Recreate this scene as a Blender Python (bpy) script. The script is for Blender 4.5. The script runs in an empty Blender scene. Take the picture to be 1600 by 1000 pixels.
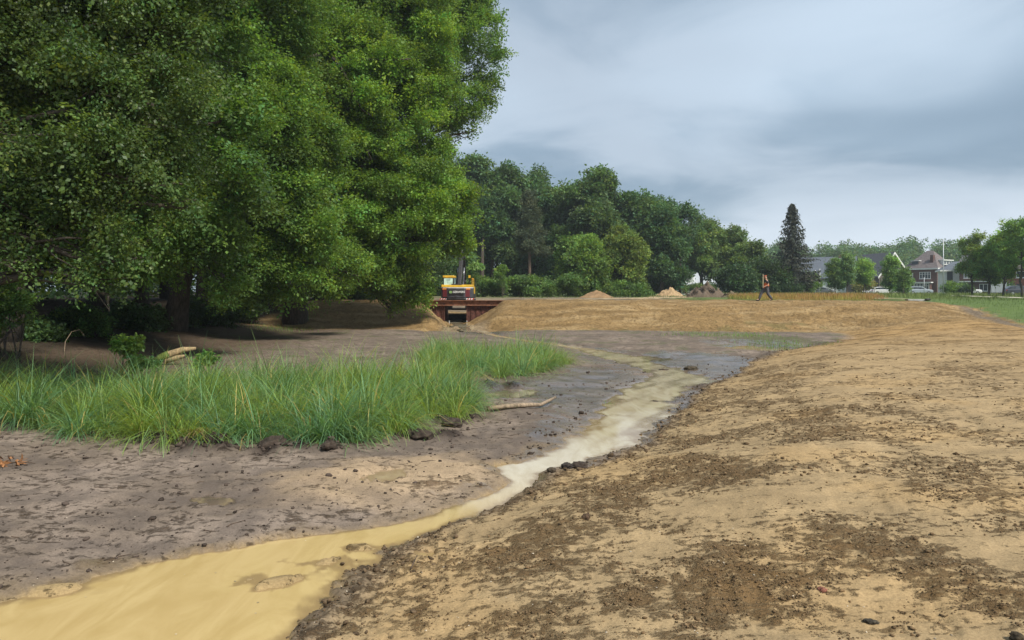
import bpy, bmesh, math, random
import numpy as np
from mathutils import Vector, Matrix

# ------------------------------------------------------------------ camera, sky, sun, exposure
S = bpy.context.scene
C = S.collection
FOC = 1155.0                 # focal length in photograph pixels
HOR = 455.0                  # horizon row in the photograph
EYE = 1.7

cam_d = bpy.data.cameras.new('camera')
cam_d.sensor_width = 36.0
cam_d.lens = 36.0 * FOC / 1600.0
cam_d.shift_y = -(500.0 - HOR) / 1600.0
cam_d.clip_start = 0.05
cam_d.clip_end = 9000
cam = bpy.data.objects.new('camera', cam_d)
C.objects.link(cam)
cam.location = (0, 0, EYE)
cam.rotation_euler = (math.radians(90), 0, 0)
S.camera = cam

SUN_AZ, SUN_EL = 138.0, 50.0      # degrees clockwise from the view axis, above horizon
world = bpy.data.worlds.new('World')
S.world = world
world.use_nodes = True
wn, wl = world.node_tree.nodes, world.node_tree.links
wn.clear()


def wnode(t, **kw):
    n = wn.new(t)
    for k, v in kw.items():
        setattr(n, k, v)
    return n


out = wnode('ShaderNodeOutputWorld')
bg = wnode('ShaderNodeBackground')
bg.inputs['Strength'].default_value = 0.1
sky = wnode('ShaderNodeTexSky', sky_type='NISHITA')
sky.sun_disc = False
sky.sun_elevation = math.radians(SUN_EL)
sky.sun_rotation = math.radians(SUN_AZ)
tc = wnode('ShaderNodeTexCoord')
sep = wnode('ShaderNodeSeparateXYZ')
wl.new(tc.outputs['Generated'], sep.inputs[0])


def wmath(op, a, b=None, clamp=False):
    n = wnode('ShaderNodeMath', operation=op)
    n.use_clamp = clamp
    for i, v in enumerate((a, b)):
        if v is None:
            continue
        if isinstance(v, (int, float)):
            n.inputs[i].default_value = v
        else:
            wl.new(v, n.inputs[i])
    return n.outputs[0]


zc = wmath('ADD', wmath('MAXIMUM', sep.outputs['Z'], 0.0), 0.16)
cu = wmath('DIVIDE', sep.outputs['X'], zc)
cv = wmath('DIVIDE', sep.outputs['Y'], zc)
comb = wnode('ShaderNodeCombineXYZ')
wl.new(cu, comb.inputs[0])
wl.new(cv, comb.inputs[1])


def wnoise(scale, detail, rough, off, dist=0.0):
    mp = wnode('ShaderNodeMapping')
    mp.inputs['Location'].default_value = off
    wl.new(comb.outputs[0], mp.inputs[0])
    n = wnode('ShaderNodeTexNoise')
    n.inputs['Scale'].default_value = scale
    n.inputs['Detail'].default_value = detail
    n.inputs['Roughness'].default_value = rough
    n.inputs['Distortion'].default_value = dist
    wl.new(mp.outputs[0], n.inputs['Vector'])
    return n.outputs['Fac']


def wmap(v, a, b, c=0.0, d=1.0):
    n = wnode('ShaderNodeMapRange', interpolation_type='SMOOTHSTEP')
    wl.new(v, n.inputs[0])
    for i, x in enumerate((a, b, c, d)):
        n.inputs[i + 1].default_value = x
    return n.outputs[0]


def wmix(f, a, b):
    n = wnode('ShaderNodeMix', data_type='RGBA')
    for s_, v in ((n.inputs[0], f), (n.inputs[6], a), (n.inputs[7], b)):
        if isinstance(v, tuple):
            s_.default_value = v
        elif isinstance(v, (int, float)):
            s_.default_value = v
        else:
            wl.new(v, s_)
    return n.outputs[2]


big = wnoise(0.62, 4.0, 0.5, (3.1, 0.4, 0.0), 0.35)
mid = wnoise(1.5, 7.0, 0.55, (0.7, 5.2, 0.0), 0.6)
cloud_sum = wmath('ADD', wmath('MULTIPLY', big, 0.64), wmath('MULTIPLY', mid, 0.36))
cf = wmap(cloud_sum, 0.42, 0.595)
# cloud colours are divided by the background strength (0.1)
ccol = wmix(cf, (1.22, 1.68, 2.16, 1), (2.3, 2.72, 3.2, 1))
veil = wmap(wnoise(0.42, 3.0, 0.5, (9.0, 2.0, 0)), 0.47, 0.66)
ccol = wmix(wmath('MULTIPLY', veil, 0.5), ccol, (3.3, 4.0, 4.7, 1))
# pale break in the cloud low over the horizon
hz = wmath('MULTIPLY', wmap(sep.outputs['Z'], 0.145, 0.05), wmap(wmath('ADD', sep.outputs['X'], wmath('MULTIPLY', mid, 0.3)), 0.24, 0.46))
ccol = wmix(wmath('MULTIPLY', hz, 0.9), ccol, (3.7, 4.1, 4.6, 1))
ccol = wmix(0.06, ccol, sky.outputs[0])
wl.new(ccol, bg.inputs['Color'])
wl.new(bg.outputs[0], out.inputs['Surface'])

sun_d = bpy.data.lights.new('sun', 'SUN')
sun_d.energy = 2.4
sun_d.angle = math.radians(12)
sun_d.color = (1.0, 0.95, 0.86)
sun = bpy.data.objects.new('sun', sun_d)
C.objects.link(sun)
_az, _el = math.radians(SUN_AZ), math.radians(SUN_EL)
sdir = Vector((math.sin(_az) * math.cos(_el), math.cos(_az) * math.cos(_el), math.sin(_el)))
sun.rotation_euler = (-sdir).to_track_quat('-Z', 'Y').to_euler()
sun.location = sdir * 60

S.render.engine = 'CYCLES'
S.view_settings.view_transform = 'Standard'
S.view_settings.look = 'None'
S.view_settings.gamma = 1.0
S.view_settings.use_curve_mapping = False
S.view_settings.exposure = 1.18
S.cycles.use_denoising = True
S.cycles.max_bounces = 8
S.cycles.diffuse_bounces = 6
S.cycles.glossy_bounces = 2
S.cycles.transmission_bounces = 3
S.cycles.transparent_max_bounces = 6
S.cycles.caustics_reflective = False
S.cycles.caustics_refractive = False

# ------------------------------------------------------------------ helpers
rng = np.random.default_rng(7)
random.seed(7)


def P(px, py, d):
    """the point at depth d (metres along the view axis) seen at a pixel of the photograph"""
    return np.array(((px - 800.0) / FOC * d, d, EYE + (HOR - py) / FOC * d))


def smooth(t):
    t = np.clip(t, 0, 1)
    return t * t * (3 - 2 * t)


def _hash(ix, iy, seed):
    h = (ix.astype(np.int64) * 374761393 + iy.astype(np.int64) * 668265263 + seed * 974634777) & 0xffffffff
    h = ((h ^ (h >> 13)) * 1274126177) & 0xffffffff
    return (h ^ (h >> 16)) & 0xffffffff


def perlin(x, y, seed=0):
    x = np.asarray(x, float)
    y = np.asarray(y, float)
    x0, y0 = np.floor(x), np.floor(y)
    fx, fy = x - x0, y - y0

    def g(ix, iy, dx, dy):
        a = _hash(ix, iy, seed) * (2 * math.pi / 4294967296.0)
        return np.cos(a) * dx + np.sin(a) * dy
    u, v = fx * fx * fx * (fx * (fx * 6 - 15) + 10), fy * fy * fy * (fy * (fy * 6 - 15) + 10)
    n00, n10 = g(x0, y0, fx, fy), g(x0 + 1, y0, fx - 1, fy)
    n01, n11 = g(x0, y0 + 1, fx, fy - 1), g(x0 + 1, y0 + 1, fx - 1, fy - 1)
    return 1.5 * ((n00 * (1 - u) + n10 * u) * (1 - v) + (n01 * (1 - u) + n11 * u) * v)


def fbm(x, y, octv=4, seed=0, gain=0.5):
    a, s, f = 1.0, 0.0, 1.0
    for i in range(octv):
        s = s + a * perlin(x * f, y * f, seed + i * 17)
        a *= gain
        f *= 2.03
    return s


def link(o, parent=None):
    C.objects.link(o)
    if parent is not None:
        o.parent = parent
    return o


def tag(o, label=None, cat=None, group=None, kind=None):
    if label:
        o['label'] = label
    if cat:
        o['category'] = cat
    if group:
        o['group'] = group
    if kind:
        o['kind'] = kind
    return o


def empty(name, loc=(0, 0, 0), rz=0.0):
    o = bpy.data.objects.new(name, None)
    o.empty_display_size = 0.2
    o.location = loc
    o.rotation_euler = (0, 0, rz)
    return link(o)


def mesh_np(name, V, F, mat, parent=None, smooth_sh=False, attrs=None, mats=None):
    """V (n,3), F (m,k) with constant k"""
    V = np.ascontiguousarray(V, np.float32)
    F = np.ascontiguousarray(F, np.int32)
    me = bpy.data.meshes.new(name)
    m, k = F.shape
    me.vertices.add(len(V))
    me.vertices.foreach_set('co', V.ravel())
    me.loops.add(m * k)
    me.loops.foreach_set('vertex_index', F.ravel())
    me.polygons.add(m)
    me.polygons.foreach_set('loop_start', np.arange(0, m * k, k, dtype=np.int32))
    me.polygons.foreach_set('loop_total', np.full(m, k, np.int32))
    if smooth_sh:
        me.polygons.foreach_set('use_smooth', np.ones(m, bool))
    for nm, (typ, data) in (attrs or {}).items():
        a = me.attributes.new(nm, typ, 'POINT')
        a.data.foreach_set('color' if typ == 'FLOAT_COLOR' else 'value', np.ascontiguousarray(data, np.float32).ravel())
    me.update(calc_edges=True)
    if mat is not None:
        me.materials.append(mat)
    return link(bpy.data.objects.new(name, me), parent)


class MB:
    """collects simple shapes into ONE mesh"""

    def __init__(s):
        s.v, s.f = [], []

    def add(s, vs, fs):
        o = len(s.v)
        s.v += [tuple(map(float, v)) for v in vs]
        s.f += [tuple(i + o for i in f) for f in fs]
        return s

    def box(s, x0, x1, y0, y1, z0, z1):
        vs = [(x, y, z) for z in (z0, z1) for y in (y0, y1) for x in (x0, x1)]
        return s.add(vs, [(0, 2, 3, 1), (4, 5, 7, 6), (0, 1, 5, 4), (2, 6, 7, 3), (0, 4, 6, 2), (1, 3, 7, 5)])

    def prism(s, poly, a0, a1, axis='y'):
        """polygon in the plane perpendicular to axis; poly points are the two other coordinates in order"""
        n = len(poly)
        vs = []
        for a in (a0, a1):
            for (p, q) in poly:
                vs.append({'x': (a, p, q), 'y': (p, a, q), 'z': (p, q, a)}[axis])
        fs = [tuple(range(n)), tuple(range(2 * n - 1, n - 1, -1))]
        fs += [(i, i + n, (i + 1) % n + n, (i + 1) % n) for i in range(n)]
        return s.add(vs, fs)

    def tube(s, pts, rad, n=8, caps=True):
        pts = [Vector(p) for p in pts]
        if isinstance(rad, (int, float)):
            rad = [rad] * len(pts)
        vs, fs = [], []
        prev = None
        for i, p in enumerate(pts):
            t = (pts[min(i + 1, len(pts) - 1)] - pts[max(i - 1, 0)])
            t = t.normalized() if t.length > 1e-9 else Vector((0, 0, 1))
            if prev is None:
                u = t.orthogonal().normalized()
            else:
                u = (prev - t * prev.dot(t))
                u = u.normalized() if u.length > 1e-6 else t.orthogonal().normalized()
            prev = u
            w = t.cross(u)
            for k in range(n):
                a = 2 * math.pi * k / n
                vs.append(p + (u * math.cos(a) + w * math.sin(a)) * rad[i])
        for i in range(len(pts) - 1):
            for k in range(n):
                fs.append((i * n + k, i * n + (k + 1) % n, (i + 1) * n + (k + 1) % n, (i + 1) * n + k))
        if caps:
            fs.append(tuple(range(n - 1, -1, -1)))
            fs.append(tuple((len(pts) - 1) * n + k for k in range(n)))
        return s.add(vs, fs)

    def cyl(s, c, r, h, axis='z', n=16):
        d = {'x': (h, 0, 0), 'y': (0, h, 0), 'z': (0, 0, h)}[axis]
        return s.tube([c, (c[0] + d[0], c[1] + d[1], c[2] + d[2])], r, n)

    def build(s, name, mat, parent=None, smooth_sh=False, bevel=0.0):
        me = bpy.data.meshes.new(name)
        me.from_pydata(s.v, [], s.f)
        bm = bmesh.new()
        bm.from_mesh(me)
        bmesh.ops.recalc_face_normals(bm, faces=bm.faces)
        bm.to_mesh(me)
        bm.free()
        if smooth_sh:
            me.polygons.foreach_set('use_smooth', np.ones(len(me.polygons), bool))
        me.materials.append(mat)
        o = link(bpy.data.objects.new(name, me), parent)
        if bevel:
            b = o.modifiers.new('bevel', 'BEVEL')
            b.width = bevel
            b.segments = 2
            b.limit_method = 'ANGLE'
        return o


def copy_tree(o, parent=None):
    c = o.copy()
    C.objects.link(c)
    c.parent = parent
    for ch in list(o.children):
        copy_tree(ch, c)
    return c


# ------------------------------------------------------------------ materials
def nodes_of(name):
    m = bpy.data.materials.new(name)
    m.use_nodes = True
    nt = m.node_tree
    nt.nodes.clear()
    o = nt.nodes.new('ShaderNodeOutputMaterial')
    b = nt.nodes.new('ShaderNodeBsdfPrincipled')
    nt.links.new(b.outputs[0], o.inputs['Surface'])
    return m, nt.nodes, nt.links, b, o


def noise_node(N, L, scale, detail=4, rough=0.55, vec=None, dist=0.0):
    n = N.new('ShaderNodeTexNoise')
    n.inputs['Scale'].default_value = scale
    n.inputs['Detail'].default_value = detail
    n.inputs['Roughness'].default_value = rough
    n.inputs['Distortion'].default_value = dist
    if vec is not None:
        L.new(vec, n.inputs['Vector'])
    return n.outputs['Fac']


def maprange(N, L, v, a, b, c=0.0, d=1.0, sm=True):
    n = N.new('ShaderNodeMapRange')
    if sm:
        n.interpolation_type = 'SMOOTHSTEP'
    L.new(v, n.inputs[0])
    for i, x in enumerate((a, b, c, d)):
        n.inputs[i + 1].default_value = x
    return n.outputs[0]


def mathn(N, L, op, a, b):
    n = N.new('ShaderNodeMath')
    n.operation = op
    for i, v in enumerate((a, b)):
        if isinstance(v, (int, float)):
            n.inputs[i].default_value = v
        else:
            L.new(v, n.inputs[i])
    return n.outputs[0]


def mixc(N, L, f, a, b, blend='MIX'):
    n = N.new('ShaderNodeMix')
    n.data_type = 'RGBA'
    n.blend_type = blend
    for s_, v in ((n.inputs[0], f), (n.inputs[6], a), (n.inputs[7], b)):
        if isinstance(v, tuple):
            s_.default_value = v if len(v) == 4 else (*v, 1)
        elif isinstance(v, (int, float)):
            s_.default_value = v
        else:
            L.new(v, s_)
    return n.outputs[2]


def plain(name, col, rough=0.6, metal=0.0, var=0.12, scale=6.0, spec=0.5, bump=0.0):
    """a colour with grain and slight wear"""
    m, N, L, b, o = nodes_of(name)
    t = N.new('ShaderNodeTexCoord')
    n = noise_node(N, L, scale, 6, 0.6, t.outputs['Object'])
    f = maprange(N, L, n, 0.3, 0.7)
    dark = tuple(c * (1 - var * 1.6) for c in col)
    lite = tuple(min(1, c * (1 + var)) for c in col)
    L.new(mixc(N, L, f, dark, lite), b.inputs['Base Color'])
    b.inputs['Roughness'].default_value = rough
    b.inputs['Metallic'].default_value = metal
    b.inputs['Specular IOR Level'].default_value = spec
    if bump:
        bp = N.new('ShaderNodeBump')
        bp.inputs['Strength'].default_value = bump
        bp.inputs['Distance'].default_value = 0.02
        L.new(n, bp.inputs['Height'])
        L.new(bp.outputs[0], b.inputs['Normal'])
    return m


def leaf_mat(name, col, trans=0.35, rough=0.5, spec=0.35, tcol=None, inst=False):
    m, N, L, b, o = nodes_of(name)
    a0 = N.new('ShaderNodeAttribute')
    a0.attribute_name = 'tint'
    a_col = a0.outputs['Color']
    if inst:
        a1 = N.new('ShaderNodeAttribute')
        a1.attribute_type = 'INSTANCER'
        a1.attribute_name = 'itint'
        a_col = mixc(N, L, 1.0, a_col, a1.outputs['Color'], 'MULTIPLY')
    c = mixc(N, L, 1.0, (*col, 1), a_col, 'MULTIPLY')
    L.new(c, b.inputs['Base Color'])
    b.inputs['Roughness'].default_value = rough
    b.inputs['Specular IOR Level'].default_value = spec
    tr = N.new('ShaderNodeBsdfTranslucent')
    tc_ = tcol or (col[0] * 1.5, col[1] * 1.35, col[2] * 0.6)
    L.new(mixc(N, L, 1.0, (*tc_, 1), a_col, 'MULTIPLY'), tr.inputs['Color'])
    ms = N.new('ShaderNodeMixShader')
    ms.inputs[0].default_value = trans
    L.new(b.outputs[0], ms.inputs[1])
    L.new(tr.outputs[0], ms.inputs[2])
    L.new(ms.outputs[0], o.inputs['Surface'])
    return m


def tint_mat(name, rough=0.9, spec=0.2, scale=40.0, bump=0.4):
    """colour comes from the per-piece attribute, with grain"""
    m, N, L, b, o = nodes_of(name)
    a = N.new('ShaderNodeAttribute')
    a.attribute_name = 'tint'
    t = N.new('ShaderNodeTexCoord')
    n = noise_node(N, L, scale, 5, 0.6, t.outputs['Object'])
    f = maprange(N, L, n, 0.25, 0.75, 0.7, 1.25)
    mm = N.new('ShaderNodeVectorMath')
    mm.operation = 'SCALE'
    L.new(a.outputs['Color'], mm.inputs[0])
    L.new(f, mm.inputs['Scale'])
    L.new(mm.outputs[0], b.inputs['Base Color'])
    b.inputs['Roughness'].default_value = rough
    b.inputs['Specular IOR Level'].default_value = spec
    bp = N.new('ShaderNodeBump')
    bp.inputs['Strength'].default_value = bump
    bp.inputs['Distance'].default_value = 0.02
    L.new(n, bp.inputs['Height'])
    L.new(bp.outputs[0], b.inputs['Normal'])
    return m


def bark_mat(name, col):
    m, N, L, b, o = nodes_of(name)
    t = N.new('ShaderNodeTexCoord')
    mp = N.new('ShaderNodeMapping')
    mp.inputs['Scale'].default_value = (6, 6, 1.2)
    L.new(t.outputs['Object'], mp.inputs[0])
    n = noise_node(N, L, 3.0, 7, 0.65, mp.outputs[0], 0.5)
    L.new(mixc(N, L, maprange(N, L, n, 0.35, 0.65), tuple(c * 0.5 for c in col), tuple(c * 1.3 for c in col)), b.inputs['Base Color'])
    b.inputs['Roughness'].default_value = 0.95
    bp = N.new('ShaderNodeBump')
    bp.inputs['Distance'].default_value = 0.03
    L.new(n, bp.inputs['Height'])
    L.new(bp.outputs[0], b.inputs['Normal'])
    return m


def glass_mat(name, col=(0.03, 0.04, 0.05)):
    m, N, L, b, o = nodes_of(name)
    t = N.new('ShaderNodeTexCoord')
    n = noise_node(N, L, 1.5, 2, 0.5, t.outputs['Object'])
    L.new(mixc(N, L, maprange(N, L, n, 0.4, 0.6), col, tuple(min(1, c * 2.2) for c in col)), b.inputs['Base Color'])
    b.inputs['Roughness'].default_value = 0.06
    b.inputs['Specular IOR Level'].default_value = 0.7
    return m
# ------------------------------------------------------------------ terrain shape
ZW = -0.60                      # water level of the stream and the valley floor's datum
HW = EYE - ZW


def floor_xy(px, py):
    d = HW * FOC / (py - HOR)
    return (px - 800.0) / FOC * d, d


# left and right edge of the running water, read off the photograph row by row on the valley floor
_rows = [(1000, -150, 440), (960, -80, 490), (930, 40, 520), (900, 160, 550), (880, 250, 575), (860, 350, 595), (845, 430, 625),
         (835, 520, 650), (825, 590, 680), (815, 650, 705), (805, 680, 735), (790, 720, 770), (775, 762, 800), (760, 795, 828),
         (750, 800, 832), (740, 785, 840), (730, 780, 870), (720, 820, 920), (710, 850, 950), (700, 870, 985), (690, 885, 995),
         (680, 905, 1000), (670, 915, 1010), (655, 930, 1035), (645, 940, 1045), (630, 955, 1045), (615, 965, 1060), (605, 975, 1080),
         (595, 1010, 1120), (585, 1020, 1090), (575, 1000, 1050), (565, 960, 1015), (555, 925, 980), (548, 905, 945), (543, 885, 915)]
WY = [-12.0, 0.0, 4.2] + [floor_xy(0, r[0])[1] for r in _rows] + [36.0, 44.0, 53.0, 57.4]
WL = [-16.0, -7.5, -4.6] + [floor_xy(r[1], r[0])[0] for r in _rows] + [-0.4, -2.9, -4.6, -4.8]
WR = [-4.6, -2.4, -1.7] + [floor_xy(r[2], r[0])[0] for r in _rows] + [0.2, -2.3, -3.5, -3.5]
_toe = [(440, 1000), (490, 960), (520, 930), (550, 900), (595, 860), (650, 835), (705, 815), (770, 790), (828, 762), (850, 748), (890, 738),
        (935, 726), (992, 698), (1015, 672), (1050, 648), (1065, 628), (1085, 610), (1135, 590), (1165, 570), (1215, 550), (1295, 538)]
TY = [-12.0, 0.0] + [floor_xy(p, q)[1] for p, q in _toe] + [36.0, 40.0, 60.0]
TX = [-4.6, -2.4] + [floor_xy(p, q)[0] for p, q in _toe] + [16.0, 17.0, 18.0]


def water_w(x, y):
    w = np.minimum(x - np.interp(y, WY, WL), np.interp(y, WY, WR) - x) * 0.8 + 0.05
    wid = np.interp(y, WY, WR) - np.interp(y, WY, WL)
    w = w + 0.05 * fbm(x * 8, y * 8, 3, 6, .6) * np.clip(wid, 0.5, 1.0) + 0.10 * fbm(x * 1.1, y * 1.1, 2, 7) * np.clip(wid - 0.4, 0, 1.0)
    w = w + 0.10 * fbm(x * 2.3, y * 2.3, 3, 5) * np.clip(y / 8, 0.5, 2.0) * np.clip(wid, 0.35, 1.0)
    return np.where(y > 57.4, -9.0, w)


_su = np.linspace(-1, 12, 521)
_sf = np.interp(_su, [0, .35, 1.1, 2.4, 6, 12], [0, .11, .36, .66, .95, 1.03])
_sf = np.convolve(np.pad(_sf, 20, mode='edge'), np.hanning(29) / np.hanning(29).sum(), mode='same')[20:-20]

PUDDLES = [  # px, py, half-width px, half-height px, tilt
    (598, 753, 34, 9, 0.10), (664, 874, 18, 7, 0.0), (335, 791, 36, 7, -0.25), (790, 614, 46, 7, 0.0), (1010, 560, 40, 4, 0.0), (1190, 545, 48, 5, 0.0)]


WETZ = [(960, 640, 130, 60, 1.0), (1080, 575, 130, 26, 1.0), (830, 612, 110, 16, .9), (960, 560, 110, 22, .8), (1190, 543, 90, 9, .9), (880, 712, 90, 26, .9), (1010, 610, 110, 40, 1.0)]


def puddle_m(x, y, k):
    px, py, hw, hh, tilt = PUDDLES[k]
    cx, cy = floor_xy(px, py)
    rx = hw * cy / FOC
    ry = hh * cy * cy / (HW * FOC)
    u, v = (x - cx), (y - cy)
    v = v - tilt * u * 1.5
    q = 1 - np.hypot(u / rx, v / ry)
    return q + 0.35 * fbm(x * 3.1 / max(rx, .3), y * 3.1 / max(rx, .3), 2, 60 + k)


def zpl(y):
    return np.interp(y, [-10, 0, 8, 21, 26, 31, 41, 50, 60], [0, 0, 0.02, 0.16, 0.10, 0.32, 0.75, 1.0, 1.0])


def s_bank(x, y):
    return (x - np.interp(y, TY, TX)) * 0.75 * np.interp(y, [22, 34], [1.0, 0.45]) + 0.10 * fbm(x * 1.1, y * 1.1, 3, 21)


def y_toe(x):
    return np.interp(x, [-22, -8, 0, 15, 22], [41, 43, 42.8, 39.8, 38.5])


def x_crest(y):
    return np.interp(y, [-20, 0, 20, 31, 41.6, 50, 60, 75], [16.5, 17, 18.5, 21.6, 25, 27.8, 31, 36])


def shape(x, y):
    """large form of the land, without fine relief"""
    x = np.asarray(x, float)
    y = np.asarray(y, float)
    w = water_w(x, y)
    z = ZW + 0.035 + 0.05 * np.tanh(np.maximum(-w, 0) / 0.9) + 0.035 * fbm(x * 0.5, y * 0.5, 2, 3)
    wz = np.zeros_like(x)
    for (px, py, rx, ry, a) in WETZ:
        wz = np.maximum(wz, a * smooth((ellp(x, y, px, py, rx, ry, ZW) + 0.3 * fbm(x * 0.8, y * 0.8, 2, 23) + 0.1) / 0.7))
    z = z - wz * np.minimum(z - ZW + 0.004, 0.075) + 0.022 * wz * fbm(x * 1.7, y * 1.1, 4, 24)
    fan = fan_m(x, y)
    z = z + 0.04 * fan
    # forest side rises
    z = np.maximum(z, ZW + 0.75 * smooth((-x - 10.5) / 9.0) + 0.02)
    s = s_bank(x, y)
    bank = ZW + np.interp(s, _su, _sf) * (zpl(y) - ZW)
    zb = np.where(s > 0, bank, -5)
    # far embankment
    te = (y - y_toe(x) + 0.5 * fbm(x * 0.25, y * 0.1, 2, 8)) / 9.0
    ze = ZW + 1.6 * smooth(te * 0.92 + 0.02) ** 0.85
    ze = np.where(te > 0, ze, -5)
    kk = 0.30 * smooth((y - 26) / 8)
    hx = np.clip(0.5 + 0.5 * (zb - ze) / np.maximum(kk, 1e-4), 0, 1)
    zm = ze * (1 - hx) + zb * hx + kk * hx * (1 - hx)
    z = np.maximum(z, zm)
    # ditch on the right of the crest and the green bank beyond
    t = x - x_crest(y)
    zg = np.interp(y, [0, 30, 50, 100], [0.55, 0.6, 0.9, 1.0])
    drop = np.interp(t, [-2.5, 0, 2.4, 3.2, 8, 10], [0, 0.06, 0.42, 0.42, 0, 0])
    base = z + (zg - z) * smooth((t - 3.0) / 5.0)
    z = np.where(t > -2.5, base - drop * np.interp(y, [50, 70], [1, 0]), z)
    # cut through the embankment leading to the culvert
    xn = np.interp(y, [40, 43, 54, 60], [-2.2, -2.6, -4.05, -4.05])
    hb = np.interp(y, [42, 47, 54], [3.0, 0.9, 0.85])
    dx = x - xn
    side = np.where(dx > 0, np.maximum(dx - hb, 0) * 0.62, np.maximum(-dx - hb, 0) * 0.80)
    cut = ZW - 0.02 + side + 0.13 * fbm(x * 0.9, y * 0.9, 4, 12, .6)
    hc = np.clip(0.5 + 0.5 * (cut - z) / 0.35, 0, 1)
    cs = cut * (1 - hc) + z * hc - 0.35 * hc * (1 - hc)
    cs = np.where(y > 52.5, np.minimum(z, cut), cs)
    z = np.where((y > 41) & (y < 57.7), cs, z)
    # working pit behind the culvert
    pit = np.interp(y, [57.7, 58.1, 66, 69, 74], [-0.6, -0.02, 0.12, 0.2, 1.0])
    pit = pit + np.maximum(np.abs(x + 4.2) - 3.6, 0) * 0.7
    z = np.where((y >= 57.7) & (y < 76), np.minimum(z, pit), z)
    return z


def fan_m(x, y):
    cx, cy = floor_xy(640, 755)
    u = (x - cx) / 1.75
    v = (y - cy - 0.25 * (x - cx)) / 1.45
    return smooth((1.1 - np.hypot(u, v) + 0.25 * fbm(x * 1.4, y * 1.4, 3, 33)) / 0.75)


def ellp(x, y, px, py, rx_px, ry_px, z=0.0):
    """0..1 blob over a spot of the bank named by its place in the photograph"""
    d = (EYE - z) * FOC / (py - HOR)
    cx = (px - 800) / FOC * d
    rx = rx_px * d / FOC
    ry = ry_px * d * d / ((EYE - z) * FOC)
    return 1 - np.hypot((x - cx) / rx, (y - d) / ry)


CRUMBS = [(1100, 850, 170, 62, -.05, .95), (900, 790, 190, 70, -.1, .55), (1050, 700, 150, 40, -.05, .75), (980, 750, 120, 30, -.3, .7),
          (1230, 640, 170, 40, 0, .7), (1560, 900, 130, 130, 0, .95), (1460, 740, 90, 55, 0, .55), (1420, 840, 70, 60, 0, .45), (760, 960, 260, 80, -.1, .9),
          (1180, 560, 120, 16, 0, .55), (1500, 660, 70, 26, 0, .6), (1330, 790, 60, 16, 0, .35), (1300, 975, 60, 40, 0, .4), (640, 905, 70, 60, -.3, .6),
          (1150, 605, 120, 25, -.1, .7), (1570, 760, 60, 50, 0, .55), (860, 880, 90, 60, -.1, .45), (1550, 580, 90, 12, 0, .5)]


def crumb_m(x, y):
    c = np.zeros_like(x)
    nz = 0.75 * fbm(x * 1.1, y * 0.8, 5, 41, 0.6)
    for (px, py, rx, ry, z, a) in CRUMBS:
        c = np.maximum(c, a * smooth((ellp(x, y, px, py, rx, ry, z) + nz + 0.25) / 1.3))
    c = 0.50 * c + 0.29 + 0.34 * fbm(x * 0.55 + 0.3 * y, y * 0.75 - 0.25 * x, 5, 43, 0.62)
    return np.clip(c, 0, 1)


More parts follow.
